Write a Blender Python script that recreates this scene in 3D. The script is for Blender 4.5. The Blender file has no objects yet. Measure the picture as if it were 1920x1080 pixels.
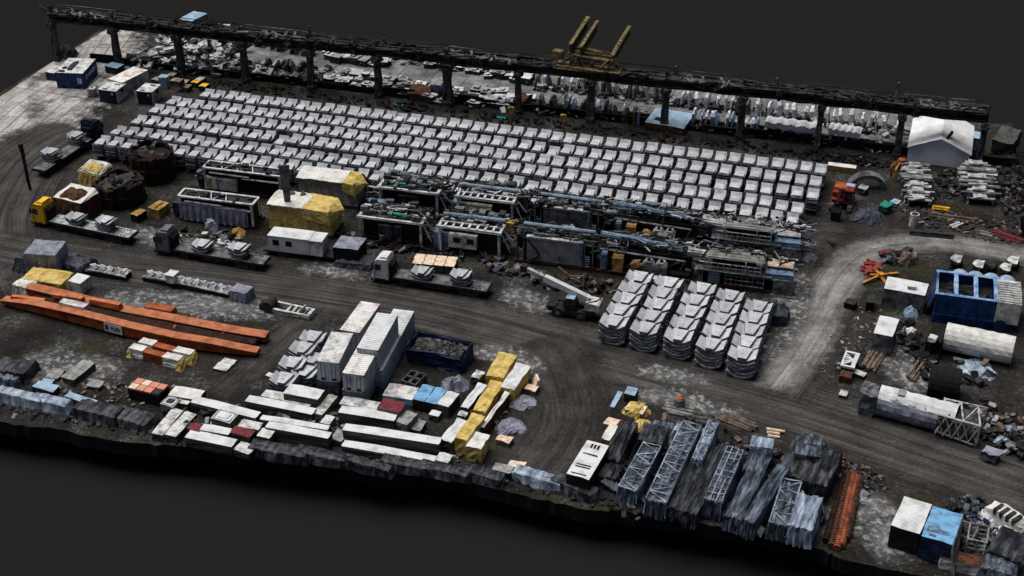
import bpy, bmesh, math, random
from mathutils import Vector, Matrix
random.seed(7)
SC = bpy.context.scene
COL = SC.collection
R = math.radians
# ------------------------------------------------------------------ camera model
FPX = 2700.0; HOR = -1100.0; CAMH = 100.0
PIT = math.atan((540 - HOR) / FPX)
CP, SP = math.cos(PIT), math.sin(PIT)
cam = bpy.data.cameras.new('camera'); camo = bpy.data.objects.new('camera', cam); COL.objects.link(camo)
camo.location = (0, 0, CAMH); camo.rotation_euler = (math.pi/2 - PIT, 0, 0)
cam.sensor_width = 36; cam.lens = FPX/1920*36; cam.clip_start = 1; cam.clip_end = 3000
SC.camera = camo

def G(px, py, z=0.0):
    """the point of the yard at height z seen at photo pixel (px, py)"""
    dx = (px-960)/FPX; dy = -(py-540)/FPX
    v = Vector((dx, CP+dy*SP, -SP+dy*CP))
    t = (z-CAMH)/v.z
    return Vector((v.x*t, v.y*t, z))

# ------------------------------------------------------------------ world and light
w = bpy.data.worlds.new('World'); SC.world = w; w.use_nodes = True
nt = w.node_tree; bg = nt.nodes['Background']
sky = nt.nodes.new('ShaderNodeTexSky'); sky.sky_type = 'NISHITA'; sky.sun_disc = False
SUN_EL = R(68); SUN_ROT = R(-55)
sky.sun_elevation = SUN_EL; sky.sun_rotation = SUN_ROT; sky.dust_density = 4; sky.air_density = 0.6
nt.links.new(sky.outputs[0], bg.inputs[0]); bg.inputs[1].default_value = 0.05
sl = bpy.data.lights.new('sun', 'SUN'); sl.energy = 3.6; sl.angle = R(50); sl.color = (1, .985, .965)
so = bpy.data.objects.new('sun', sl); COL.objects.link(so)
d = Vector((math.sin(SUN_ROT)*math.cos(SUN_EL), math.cos(SUN_ROT)*math.cos(SUN_EL), math.sin(SUN_EL)))
so.rotation_euler = (-d).to_track_quat('-Z', 'Y').to_euler(); so.location = (0, 150, 120)
SC.view_settings.view_transform = 'Standard'; SC.view_settings.look = 'None'
SC.view_settings.exposure = 0.0; SC.view_settings.gamma = 1
SC.cycles.max_bounces = 4; SC.cycles.diffuse_bounces = 1; SC.cycles.use_denoising = True

# ------------------------------------------------------------------ materials
M = {}
def mat(name, col, dirt_or_shade=None, scale=1.5, amt=.5, rough=.8, bump=.3, bscale=12, metal=0, stretch=(1,1,1), fine=.25, edge=.12, spec=.2, vary=0):
    """base colour broken by blotches of a second colour and a fine grain, with bump"""
    m = bpy.data.materials.new(name); m.use_nodes = True; M[name] = m
    n = m.node_tree.nodes; l = m.node_tree.links
    b = n['Principled BSDF']; b.inputs['Roughness'].default_value = rough; b.inputs['Metallic'].default_value = metal
    b.inputs['Specular IOR Level'].default_value = spec
    tc = n.new('ShaderNodeTexCoord'); oi = n.new('ShaderNodeObjectInfo')
    ad = n.new('ShaderNodeVectorMath'); ad.operation = 'ADD'
    sc = n.new('ShaderNodeVectorMath'); sc.operation = 'SCALE'; sc.inputs[0].default_value = (31, 17, 23)
    l.new(oi.outputs['Random'], sc.inputs['Scale']); l.new(tc.outputs['Object'], ad.inputs[0]); l.new(sc.outputs[0], ad.inputs[1])
    mp = n.new('ShaderNodeMapping'); mp.inputs['Scale'].default_value = stretch; l.new(ad.outputs[0], mp.inputs[0])
    no = n.new('ShaderNodeTexNoise'); no.inputs['Scale'].default_value = scale; no.inputs['Detail'].default_value = 5; no.inputs['Roughness'].default_value = .65
    l.new(mp.outputs[0], no.inputs[0])
    rp = n.new('ShaderNodeValToRGB'); c = .5 + (.5-amt)*.5
    rp.color_ramp.elements[0].position = max(0, c-edge); rp.color_ramp.elements[1].position = min(1, c+edge)
    l.new(no.outputs[0], rp.inputs[0])
    mx = n.new('ShaderNodeMix'); mx.data_type = 'RGBA'
    dc = dirt_or_shade or tuple(x*.45 for x in col)
    mx.inputs[6].default_value = (*col, 1); mx.inputs[7].default_value = (*dc, 1); l.new(rp.outputs[0], mx.inputs[0])
    f = n.new('ShaderNodeTexNoise'); f.inputs['Scale'].default_value = bscale; f.inputs['Detail'].default_value = 3; l.new(mp.outputs[0], f.inputs[0])
    mr = n.new('ShaderNodeMapRange'); mr.inputs[1].default_value = .3; mr.inputs[2].default_value = .7
    mr.inputs[3].default_value = 1-fine; mr.inputs[4].default_value = 1+fine; l.new(f.outputs[0], mr.inputs[0])
    mu = n.new('ShaderNodeVectorMath'); mu.operation = 'SCALE'; l.new(mx.outputs[2], mu.inputs[0]); l.new(mr.outputs[0], mu.inputs['Scale'])
    out = mu.outputs[0]
    if vary:
        vr = n.new('ShaderNodeMapRange'); vr.inputs[3].default_value = 1-vary; vr.inputs[4].default_value = 1+vary*.5; l.new(oi.outputs['Random'], vr.inputs[0])
        m2 = n.new('ShaderNodeVectorMath'); m2.operation = 'SCALE'; l.new(out, m2.inputs[0]); l.new(vr.outputs[0], m2.inputs['Scale']); out = m2.outputs[0]
    l.new(out, b.inputs['Base Color'])
    if bump:
        bp = n.new('ShaderNodeBump'); bp.inputs['Strength'].default_value = bump; bp.inputs['Distance'].default_value = .12
        l.new(f.outputs[0], bp.inputs['Height']); l.new(bp.outputs[0], b.inputs['Normal'])
    return m
mat('concrete_grey', (.44,.45,.465), (.27,.28,.30), 1.1, .5, .85, .3, 7, fine=.2, vary=.35)
mat('concrete', (.52,.53,.545), (.36,.375,.395), 1.1, .5, .85, .25, 9, fine=.12, vary=.22)
mat('concrete_edge', (.20,.21,.225), (.05,.055,.065), 1.6, .5, .9, .4, 6, fine=.25)  # segment sides: shade between the stacks put into a darker concrete
mat('old_concrete', (.10,.10,.095), (.022,.021,.02), .9, .5, .95, .8, 5, fine=.45)
mat('old_beam', (.060,.057,.052), (.012,.012,.012), .8, .55, .95, .9, 4, fine=.6)
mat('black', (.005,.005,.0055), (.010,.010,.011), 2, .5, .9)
mat('dark_steel', (.035,.036,.038), (.012,.011,.01), 1.2, .5, .7, .5, 6, fine=.5)
mat('grey_steel', (.16,.17,.18), (.04,.04,.04), 1.0, .5, .65, .4, 8, fine=.35)
mat('light_steel', (.46,.47,.47), (.12,.12,.12), 1.3, .45, .6, .4, 8, fine=.3)
mat('rust', (.036,.013,.008), (.008,.005,.004), .9, .5, .9, .8, 5, fine=.5)
mat('rust_light', (.11,.046,.022), (.03,.013,.009), 1.5, .5, .9, .5, 7, fine=.5)
mat('white_paint', (.63,.64,.64), (.38,.38,.37), .7, .35, .6, .15, 10, fine=.07)
mat('white_dirty', (.62,.62,.60), (.18,.17,.155), 1.0, .42, .75, .3, 7, fine=.22)
mat('white_rusty', (.70,.70,.68), (.34,.15,.07), .8, .32, .7, .2, 9, fine=.12)
mat('reefer', (.40,.43,.47), (.17,.185,.21), .8, .33, .55, .2, 9, fine=.12)
mat('tarp_white', (.68,.67,.63), (.45,.43,.38), .7, .4, .6, .6, 3, fine=.08)
mat('tarp_yellow', (.62,.46,.15), (.36,.24,.05), .8, .45, .6, .8, 2.5, fine=.2)
mat('tarp_grey', (.24,.25,.30), (.12,.13,.16), .8, .45, .5, .8, 2.5, fine=.2)
mat('tarp_dark', (.05,.055,.075), (.02,.022,.03), .8, .45, .5, 1.0, 2.5, fine=.4)
mat('yellow_paint', (.80,.46,.02), (.45,.22,.01), 1.2, .35, .5, .2, 8, fine=.15)
mat('orange_paint', (.36,.085,.02), (.11,.028,.010), .6, .45, .65, .4, 6, fine=.25)
mat('orange_bright', (.56,.17,.06), (.24,.07,.03), 1.4, .4, .6, .3, 8, fine=.2)
mat('red_paint', (.26,.028,.016), (.06,.010,.008), 1.4, .45, .5, .3, 8, fine=.25)
mat('dark_red', (.17,.022,.03), (.07,.01,.015), 1.4, .45, .6, .3, 8, fine=.25)
mat('blue_box', (.012,.055,.20), (.006,.018,.07), .8, .5, .5, .3, 7, fine=.35)
mat('blue_rim', (.07,.20,.42), (.35,.45,.55), 1.0, .45, .5, .2, 8, fine=.2)
mat('navy', (.018,.035,.115), (.008,.009,.02), 1.2, .5, .6, .6, 5, fine=.4)
mat('cab_grey', (.13,.14,.165), (.07,.075,.09), 1.2, .4, .45, .2, 8, fine=.15)
mat('cabin_dark', (.014,.020,.042), (.008,.010,.018), 1.2, .5, .6, .4, 6, fine=.3)
mat('sky_blue', (.17,.37,.58), (.05,.12,.21), 1.0, .35, .6, .3, 8, fine=.15)
mat('pale_blue', (.30,.42,.54), (.16,.22,.29), .8, .4, .6, .3, 8, fine=.15)
mat('frost_steel', (.60,.61,.61), (.16,.16,.16), 1.0, .38, .6, .4, 8, fine=.2)
mat('duct_pale', (.22,.30,.38), (.09,.12,.16), 1.0, .45, .5, .4, 6, fine=.2)
mat('duct_blue', (.16,.24,.34), (.05,.08,.12), 1.2, .5, .5, .4, 6, fine=.25)
mat('timber', (.19,.145,.11), (.06,.045,.035), 1.5, .45, .9, .4, 9, fine=.25)
mat('timber_pale', (.72,.57,.43), (.45,.30,.20), 1.6, .35, .9, .3, 9, fine=.15)
mat('crate_yellow', (.42,.25,.07), (.16,.09,.025), 1.5, .45, .8, .4, 7, fine=.25)
mat('stack_side', (.13,.12,.105), (.016,.015,.014), 1.0, .55, .95, .9, 4, stretch=(.25,.25,6), fine=.6)  # board layers, with the side shade below pale tops put into the colour
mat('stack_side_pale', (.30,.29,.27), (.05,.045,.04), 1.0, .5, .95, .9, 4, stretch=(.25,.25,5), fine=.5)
mat('film', (.17,.215,.27), (.020,.026,.036), .9, .66, .38, .8, 1.3, fine=.3, spec=.4, edge=.13, stretch=(1.8,.4,.6))  # fold highlights and dark hollows painted into this and the next two films
mat('film_pale', (.40,.48,.57), (.08,.105,.15), .9, .58, .38, .7, 1.3, fine=.2, spec=.4, edge=.15, stretch=(1.8,.4,.6))
mat('film_dark', (.085,.092,.105), (.008,.009,.012), .9, .66, .5, .8, 1.3, fine=.3, spec=.2, edge=.12, stretch=(1.8,.4,.6))
mat('terracotta', (.30,.085,.038), (.10,.03,.016), .8, .45, .8, .3, 6, fine=.25)
mat('lattice_grey', (.36,.41,.47), (.13,.155,.19), 1.0, .5, .6, .2, 6, fine=.3)
mat('olive', (.20,.155,.065), (.05,.038,.02), 1.2, .5, .8, .5, 6, fine=.4)
mat('glass', (.01,.012,.015), (.02,.022,.026), 1, .5, .12, 0, spec=.6)
mat('rubber', (.018,.018,.018), (.04,.036,.032), 2, .5, .9)
mat('green_paint', (.01,.24,.15), (.01,.10,.07), 1.5, .4, .6)
mat('green_dark', (.012,.07,.03), (.01,.02,.012), 1.5, .5, .6)
mat('cladding', (.095,.09,.08), (.03,.028,.026), 2.0, .5, .7, .9, 5, fine=.4)
mat('cladding_pale', (.30,.30,.285), (.12,.12,.11), 1.2, .45, .7, .4, 7, fine=.25)
mat('beige', (.36,.32,.22), (.14,.12,.08), 1.2, .4, .7, .4, 7, fine=.25)

# ------------------------------------------------------------------ mesh builder
class MB:
    def __init__(s): s.v = []; s.f = []; s.m = []; s.M = Matrix.Identity(4)
    def at(s, loc=(0,0,0), rz=0, rx=0, ry=0):
        s.M = Matrix.Translation(loc) @ Matrix.Rotation(rz,4,'Z') @ Matrix.Rotation(ry,4,'Y') @ Matrix.Rotation(rx,4,'X'); return s
    def add(s, vs, fs, m=0):
        o = len(s.v); s.v += [tuple(s.M @ Vector(p)) for p in vs]
        for i, f in enumerate(fs): s.f.append(tuple(o+k for k in f)); s.m.append(m[i] if isinstance(m,(list,tuple)) else m)
        return s
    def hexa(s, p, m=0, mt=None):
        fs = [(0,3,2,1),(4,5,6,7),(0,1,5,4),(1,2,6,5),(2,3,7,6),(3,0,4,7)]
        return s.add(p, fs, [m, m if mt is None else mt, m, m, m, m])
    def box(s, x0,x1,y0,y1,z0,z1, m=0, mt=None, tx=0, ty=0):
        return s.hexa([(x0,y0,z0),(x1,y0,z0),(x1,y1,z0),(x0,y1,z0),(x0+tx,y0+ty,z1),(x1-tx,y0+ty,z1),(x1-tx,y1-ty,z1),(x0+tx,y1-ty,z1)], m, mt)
    def bar(s, p, q, w=.15, h=None, m=0):
        p, q = Vector(p), Vector(q); h = h or w; a = (q-p).normalized()
        u = a.cross(Vector((0,0,1)))
        if u.length < .05: u = Vector((1,0,0))
        u.normalize(); n = u.cross(a); u *= w/2; n *= h/2
        return s.hexa([p-u-n, p+u-n, q+u-n, q-u-n, p-u+n, p+u+n, q+u+n, q-u+n], m)
    def cyl(s, p, q, r, r2=None, n=12, m=0, caps=True, mc=None):
        p, q = Vector(p), Vector(q); r2 = r if r2 is None else r2; a = (q-p).normalized()
        u = a.cross(Vector((0,0,1)))
        if u.length < .05: u = Vector((1,0,0))
        u.normalize(); v = a.cross(u)
        vs = [p+(u*math.cos(t)+v*math.sin(t))*r for t in [2*math.pi*i/n for i in range(n)]]
        vs += [q+(u*math.cos(t)+v*math.sin(t))*r2 for t in [2*math.pi*i/n for i in range(n)]]
        fs = [(i,(i+1)%n,n+(i+1)%n,n+i) for i in range(n)]; ms = [m]*n
        if caps: fs += [tuple(range(n))[::-1], tuple(range(n,2*n))]; ms += [m if mc is None else mc]*2
        return s.add(vs, fs, ms)
    def prism(s, prof, a0, a1, axis='x', m=0, mt=None):
        """profile in the plane across an axis, pushed along it"""
        n = len(prof)
        def P(t, p): return {'x': (t,p[0],p[1]), 'y': (p[0],t,p[1]), 'z': (p[0],p[1],t)}[axis]
        vs = [P(a0,p) for p in prof]+[P(a1,p) for p in prof]
        fs = [(i,(i+1)%n,n+(i+1)%n,n+i) for i in range(n)]+[tuple(range(n))[::-1], tuple(range(n,2*n))]
        return s.add(vs, fs, [m if mt is None else mt]*n+[m,m])
    def grid(s, fn, nu, nv, m=0):
        vs = [fn(i/nu, j/nv) for j in range(nv+1) for i in range(nu+1)]
        fs = [(j*(nu+1)+i, j*(nu+1)+i+1, (j+1)*(nu+1)+i+1, (j+1)*(nu+1)+i) for j in range(nv) for i in range(nu)]
        return s.add(vs, fs, m)
    def build(s, name, mats, parent=None, cuts=0, jit=0, seed=0, smooth=False, fix=True, bev=0):
        if isinstance(mats, str): mats = [mats]
        me = bpy.data.meshes.new(name); me.from_pydata(s.v, [], s.f)
        for k in mats: me.materials.append(M[k])
        for p, i in zip(me.polygons, s.m): p.material_index = i
        bm = bmesh.new(); bm.from_mesh(me)
        if fix: bmesh.ops.recalc_face_normals(bm, faces=bm.faces)
        if bev: bmesh.ops.bevel(bm, geom=bm.edges[:], offset=bev, segments=1, affect='EDGES')
        if cuts: bmesh.ops.subdivide_edges(bm, edges=bm.edges[:], cuts=cuts, use_grid_fill=True)
        if jit:
            rr = random.Random(seed or hash(name) % 1000 + len(s.v)); cache = {}
            for v in bm.verts:
                k = (round(v.co.x,2), round(v.co.y,2), round(v.co.z,2))
                if k not in cache: cache[k] = Vector((rr.uniform(-1,1), rr.uniform(-1,1), rr.uniform(-1,1)))*jit
                v.co += cache[k]
        if smooth:
            for f in bm.faces: f.smooth = True
        bm.to_mesh(me); bm.free(); me.update()
        o = bpy.data.objects.new(name, me); COL.objects.link(o)
        if parent is not None: o.parent = parent
        return o
def tag(o, label, cat, group=None):
    o['label'] = label; o['category'] = cat
    if group: o['group'] = group
    return o
def thing(name, label, cat, loc=(0,0,0), rz=0, group=None):
    o = bpy.data.objects.new(name, None); COL.objects.link(o); o.empty_display_size = .5
    o.location = loc; o.rotation_euler = (0,0,rz); return tag(o, label, cat, group)
def put(o, loc, rz=0): o.location = loc; o.rotation_euler = (0,0,rz); return o
def fr(a, b, z=0):
    """frame of a front edge: its left and right end as pixels at height z -> base point, heading, length"""
    A, B = G(*a, z), G(*b, z); d = B-A
    return Vector((A.x, A.y, 0)), math.atan2(d.y, d.x), d.length
def struct(o, kind='structure'): o['kind'] = kind; return o
ONES = 'zeroth first second third fourth fifth sixth seventh eighth ninth tenth eleventh twelfth thirteenth fourteenth fifteenth sixteenth seventeenth eighteenth nineteenth'.split()
TENS = ['', '', 'twent', 'thirt', 'fort', 'fift', 'sixt', 'sevent']
def nth(k):
    if k < 20: return ONES[k]
    return TENS[k//10]+'ieth' if k % 10 == 0 else TENS[k//10]+'y-'+ONES[k % 10]

# ------------------------------------------------------------------ the setting
def ground_mat():
    m = bpy.data.materials.new('yard_soil'); m.use_nodes = True; M['yard_soil'] = m
    n = m.node_tree.nodes; l = m.node_tree.links; b = n['Principled BSDF']
    b.inputs['Roughness'].default_value = .95; b.inputs['Specular IOR Level'].default_value = .1
    tc = n.new('ShaderNodeTexCoord')
    def noise(s, d=6, r=.6, off=0):
        mp = n.new('ShaderNodeMapping'); mp.inputs['Location'].default_value = (off, off*.7, 0); l.new(tc.outputs['Object'], mp.inputs[0])
        t = n.new('ShaderNodeTexNoise'); t.inputs['Scale'].default_value = s; t.inputs['Detail'].default_value = d; t.inputs['Roughness'].default_value = r
        l.new(mp.outputs[0], t.inputs[0]); return t
    def ramp(t, p0, p1, c0, c1):
        r = n.new('ShaderNodeValToRGB'); r.color_ramp.elements[0].position = p0; r.color_ramp.elements[1].position = p1
        r.color_ramp.elements[0].color = (*c0,1); r.color_ramp.elements[1].color = (*c1,1); l.new(t.outputs[0], r.inputs[0]); return r
    def mix(a, b_, fac, mode='MIX'):
        x = n.new('ShaderNodeMix'); x.data_type = 'RGBA'; x.blend_type = mode
        l.new(a.outputs[0] if not a.bl_idname == 'ShaderNodeMix' else a.outputs[2], x.inputs[6]); l.new(b_.outputs[0] if not b_.bl_idname == 'ShaderNodeMix' else b_.outputs[2], x.inputs[7])
        if isinstance(fac, float): x.inputs[0].default_value = fac
        else: l.new(fac.outputs[0], x.inputs[0])
        return x
    base = ramp(noise(.12), .35, .65, (.013,.012,.011), (.036,.032,.029))
    moss = ramp(noise(.5, off=9), .3, .7, (.022,.022,.010), (.05,.046,.022))
    x1 = mix(base, moss, ramp(noise(.09, off=31), .52, .62, (0,0,0), (.7,.7,.7)))
    grit = ramp(noise(2.2, 6, .75, 5), .45, .68, (.03,.03,.03), (.30,.30,.295))
    x2 = mix(x1, grit, ramp(noise(.16, 7, .7, 77), .50, .66, (0,0,0), (.65,.65,.65)))
    speck = ramp(noise(4.5, 2, .5, 50), .70, .74, (0,0,0), (1,1,1))
    wht = n.new('ShaderNodeRGB'); wht.outputs[0].default_value = (.34,.33,.31,1)
    x3 = mix(x2, wht, speck)
    fine = ramp(noise(1.8, 8, .75, 13), .3, .7, (.35,.35,.35), (1.6,1.6,1.6))
    x4 = mix(x3, fine, 1.0, 'MULTIPLY'); l.new(x4.outputs[2], b.inputs['Base Color'])
    bp = n.new('ShaderNodeBump'); bp.inputs['Strength'].default_value = 1; bp.inputs['Distance'].default_value = .35
    l.new(noise(1.8, 8, .75, 13).outputs[0], bp.inputs['Height']); l.new(bp.outputs[0], b.inputs['Normal'])
ground_mat()
def strip_mat(name, c0, c1, track, edge=.35, cell=None, grit=None, strk=1.0):
    """ruts run along u; the sides of the strip break up into the soil around it"""
    m = bpy.data.materials.new(name); m.use_nodes = True; M[name] = m
    n = m.node_tree.nodes; l = m.node_tree.links; b = n['Principled BSDF']; b.inputs['Roughness'].default_value = .95
    b.inputs['Specular IOR Level'].default_value = .1
    uv = n.new('ShaderNodeUVMap'); tc = n.new('ShaderNodeTexCoord')
    def noise(src, s, d=5, r=.6, st=(1,1,1)):
        mp = n.new('ShaderNodeMapping'); mp.inputs['Scale'].default_value = st; l.new(src, mp.inputs[0])
        t = n.new('ShaderNodeTexNoise'); t.inputs['Scale'].default_value = s; t.inputs['Detail'].default_value = d; t.inputs['Roughness'].default_value = r
        l.new(mp.outputs[0], t.inputs[0]); return t
    def ramp(t, p0, p1, c0, c1):
        r = n.new('ShaderNodeValToRGB'); r.color_ramp.elements[0].position = p0; r.color_ramp.elements[1].position = p1
        r.color_ramp.elements[0].color = (*c0,1); r.color_ramp.elements[1].color = (*c1,1); l.new(t.outputs[0] if hasattr(t,'outputs') else t, r.inputs[0]); return r
    def mul(a, c, f=1.0, mode='MULTIPLY'):
        x = n.new('ShaderNodeMix'); x.data_type = 'RGBA'; x.blend_type = mode; x.inputs[0].default_value = f
        l.new(a, x.inputs[6]); l.new(c, x.inputs[7]); return x.outputs[2]
    col = ramp(noise(tc.outputs['Object'], .22, 6, .65), .35, .65, c0, c1).outputs[0]
    st = noise(uv.outputs[0], 1.0, 6, .7, (.055*strk, 2.2, 1))
    col = mul(col, ramp(st, .32, .68, (1-track,)*3, (1+track,)*3).outputs[0])
    st2 = noise(uv.outputs[0], 1.0, 2, .5, (.012*strk, .8, 1))
    col = mul(col, ramp(st2, .35, .65, (1-track*.5,)*3, (1+track*.7,)*3).outputs[0])
    col = mul(col, ramp(noise(tc.outputs['Object'], 2.6, 6, .7), .3, .7, (.6,)*3, (1.4,)*3).outputs[0])
    if cell:
        mp = n.new('ShaderNodeMapping'); l.new(uv.outputs[0], mp.inputs[0])
        br = n.new('ShaderNodeTexBrick'); br.offset = 0; br.inputs['Scale'].default_value = 1; br.inputs['Brick Width'].default_value = cell[0]; br.inputs['Row Height'].default_value = cell[1]
        br.inputs['Mortar Size'].default_value = .07; br.inputs['Mortar Smooth'].default_value = .3
        br.inputs['Color1'].default_value = (1,1,1,1); br.inputs['Color2'].default_value = (.72,.72,.74,1); br.inputs['Mortar'].default_value = (.10,.09,.085,1)
        l.new(mp.outputs[0], br.inputs[0]); col = mul(col, br.outputs[0])
    if grit:
        x = n.new('ShaderNodeMix'); x.data_type = 'RGBA'; l.new(col, x.inputs[6]); x.inputs[7].default_value = (*grit[0],1)
        l.new(ramp(noise(tc.outputs['Object'], grit[1], 7, .7), grit[2], grit[2]+.12, (0,0,0), (1,1,1)).outputs[0], x.inputs[0]); col = x.outputs[2]
    l.new(col, b.inputs['Base Color'])
    bp = n.new('ShaderNodeBump'); bp.inputs['Strength'].default_value = .9; bp.inputs['Distance'].default_value = .25
    l.new(st.outputs[0], bp.inputs['Height']); l.new(bp.outputs[0], b.inputs['Normal'])
    at = n.new('ShaderNodeAttribute'); at.attribute_name = 'rim'
    en = noise(tc.outputs['Object'], .55, 7, .7)
    sb = n.new('ShaderNodeMath'); sb.operation = 'MULTIPLY_ADD'; l.new(en.outputs[0], sb.inputs[0]); sb.inputs[1].default_value = 1.6; sb.inputs[2].default_value = -.8
    a2 = n.new('ShaderNodeMath'); a2.operation = 'ADD'; l.new(at.outputs['Fac'], a2.inputs[0]); l.new(sb.outputs[0], a2.inputs[1])
    mr = n.new('ShaderNodeMapRange'); mr.inputs[1].default_value = .5-edge; mr.inputs[2].default_value = .5+edge; l.new(a2.outputs[0], mr.inputs[0])
    l.new(mr.outputs[0], b.inputs['Alpha'])
strip_mat('road_dirt', (.034,.0315,.0295), (.062,.057,.053), .6)
strip_mat('road_sand', (.10,.095,.088), (.25,.24,.225), .35, edge=.5)
strip_mat('track_mud', (.024,.0225,.021), (.055,.050,.046), .42, edge=.5, strk=4)
strip_mat('gravel', (.05,.048,.046), (.13,.128,.125), .3, edge=.5, grit=((.30,.30,.295), 1.1, .50), strk=18)
strip_mat('slab_paving', (.33,.31,.285), (.50,.485,.46), .25, edge=.2, cell=(6,2.4), grit=((.085,.074,.064), .13, .51), strk=9)
strip_mat('floor_slabs', (.10,.097,.092), (.27,.265,.26), .22, edge=.2, cell=(6,6), grit=((.05,.045,.04), .25, .56), strk=18)
def cat(pts, k=6):
    out = []
    for i in range(len(pts)-1):
        a, b, c, d = pts[max(i-1,0)], pts[i], pts[i+1], pts[min(i+2,len(pts)-1)]
        for j in range(k):
            t = j/k; out.append(.5*((2*b)+(c-a)*t+(2*a-5*b+4*c-d)*t*t+(3*b-a-3*c+d)*t**3))
    return out+[pts[-1]]
CLIP = [((-260,330),(100,114)), ((100,114),(186,57)), ((245,58),(1898,232))]
def strip(name, pix, widths, z, m, k=6):
    P = cat([G(*p) for p in pix], k); W = cat([Vector((x,0,0)) for x in widths], k)
    nv = 10; vs = []; uv = []; rim = []; u = 0
    for i, p in enumerate(P):
        d = (P[min(i+1,len(P)-1)]-P[max(i-1,0)]).normalized(); s = Vector((-d.y, d.x, 0))
        if i: u += (p-P[i-1]).length
        for j in range(nv+1):
            t = j/nv*2-1; q = p+s*t*W[i].x/2; vs.append((q.x,q.y,z)); uv.append((u, t*W[i].x/2))
            rim.append((1-abs(t)**2)*1.15*min(1, min(i, len(P)-1-i)/2.5+.0))
    fs = [(i*(nv+1)+j, (i+1)*(nv+1)+j, (i+1)*(nv+1)+j+1, i*(nv+1)+j+1) for i in range(len(P)-1) for j in range(nv)]
    me = bpy.data.meshes.new(name); me.from_pydata(vs, [], fs); me.materials.append(M[m])
    lay = me.uv_layers.new(name='UVMap')
    for lp in me.loops: lay.data[lp.index].uv = uv[lp.vertex_index]
    a = me.attributes.new('rim', 'FLOAT', 'POINT')
    for i, r in enumerate(rim): a.data[i].value = r
    bm = bmesh.new(); bm.from_mesh(me); bmesh.ops.recalc_face_normals(bm, faces=bm.faces)
    bm.faces.ensure_lookup_table()
    if bm.faces[0].normal.z < 0: bmesh.ops.reverse_faces(bm, faces=bm.faces[:])
    for a, c in CLIP:      # nothing of a strip hangs over the rim of the yard
        A, B = G(*a), G(*c); d = (B-A).normalized(); n_ = Vector((d.y,-d.x,0))
        bmesh.ops.bisect_plane(bm, geom=bm.verts[:]+bm.edges[:]+bm.faces[:], plane_co=A+n_*.15, plane_no=-n_, clear_outer=True)
    bm.to_mesh(me); bm.free()
    o = bpy.data.objects.new(name, me); COL.objects.link(o); return struct(o)

# yard slab: cut off with a ragged edge along the quay
near = [(-260,735),(0,792),(110,806),(245,832),(370,838),(500,852),(600,866),(700,885),(790,888),(870,900),(985,930),(1100,955),(1200,962),(1300,979),(1450,1004),(1545,1031),(1575,1047),(1750,1085),(2080,1150)]
far = [(2080,300),(1916,470),(1908,300),(1898,232),(1850,232),(1600,206),(1400,182),(1200,160),(1000,134),(800,112),(600,88),(470,72),(355,44),(300,40),(245,58),(186,57),(100,114),(0,173),(-260,330)]
rr = random.Random(3); edge = []
nearP = [G(*p) for p in near]
for i in range(len(nearP)-1):
    for j in range(8):
        q = nearP[i].lerp(nearP[i+1], j/8)
        edge.append(q+Vector((rr.uniform(-.2,.2), rr.uniform(-.22,.22), 0)))
edge.append(nearP[-1]); edge += [G(*p) for p in far]
bm = bmesh.new(); vt = [bm.verts.new(p) for p in edge]; f = bm.faces.new(vt)
if f.normal.z < 0: f.normal_flip()
ex = bmesh.ops.extrude_face_region(bm, geom=[f]); 
for v in [g for g in ex['geom'] if isinstance(g, bmesh.types.BMVert)]: v.co.z -= 1.8
bmesh.ops.recalc_face_normals(bm, faces=bm.faces)
me = bpy.data.meshes.new('ground'); bm.to_mesh(me); bm.free(); me.materials.append(M['yard_soil'])
me.materials.append(M['black'])
for p in me.polygons:
    if p.normal.z < .5: p.material_index = 1
g = bpy.data.objects.new('ground', me); COL.objects.link(g); struct(g)
bpy.context.view_layer.update()
mt = bpy.data.materials.new('backdrop_grey'); mt.use_nodes = True; M['backdrop_grey'] = mt
mt.node_tree.nodes['Principled BSDF'].inputs['Base Color'].default_value = (.0138,.0138,.0141,1)
mt.node_tree.nodes['Principled BSDF'].inputs['Roughness'].default_value = 1; mt.node_tree.nodes['Principled BSDF'].inputs['Specular IOR Level'].default_value = 0
b = MB(); b.add([(-1500,-600,-4.6),(1500,-600,-4.6),(1500,2400,-4.6),(-1500,2400,-4.6)], [(0,1,2,3)])
struct(b.build('backdrop_floor', 'backdrop_grey'))

strip('slab_paving', [(-170,300),(-40,190),(45,132),(130,30)], [54,53,48,40], .02, 'slab_paving')
strip('concrete_floor', [(280,50),(700,106),(1100,158),(1500,210),(1770,246)], [34,30,28,25,20], .024, 'floor_slabs')
strip('dirt_apron', [(10,560),(-30,430),(20,320),(90,262),(150,240)], [30,26,24,18,8], .028, 'road_dirt')
strip('dirt_road', [(-220,430),(0,468),(200,500),(450,528),(700,566),(900,608),(1100,662),(1300,716),(1500,772),(1700,838),(1900,905),(2060,960)], [11,12,13,13,14,16,17,17,17,16,16,15], .036, 'road_dirt')
strip('branch_road', [(1440,745),(1500,665),(1545,585),(1580,515),(1640,465),(1740,450),(1840,458),(2000,490)], [13,10,9,9,9,9,9,9], .044, 'road_dirt')
strip('sandy_track', [(1440,735),(1495,660),(1540,585),(1578,518),(1640,470),(1740,456),(1840,466),(1990,494)], [6,8,8,8,7,6,6,6], .052, 'road_sand')
strip('muddy_track', [(980,640),(1030,700),(1050,780),(1010,860),(960,900)], [20,17,14,11,8], .048, 'track_mud')
strip('muddy_path', [(600,585),(540,625),(470,690),(400,745)], [9,7,6,4], .049, 'track_mud')
strip('road_to_yard', [(1600,440),(1520,440),(1490,520),(1480,600)], [10,12,9,6], .030, 'track_mud')
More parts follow.
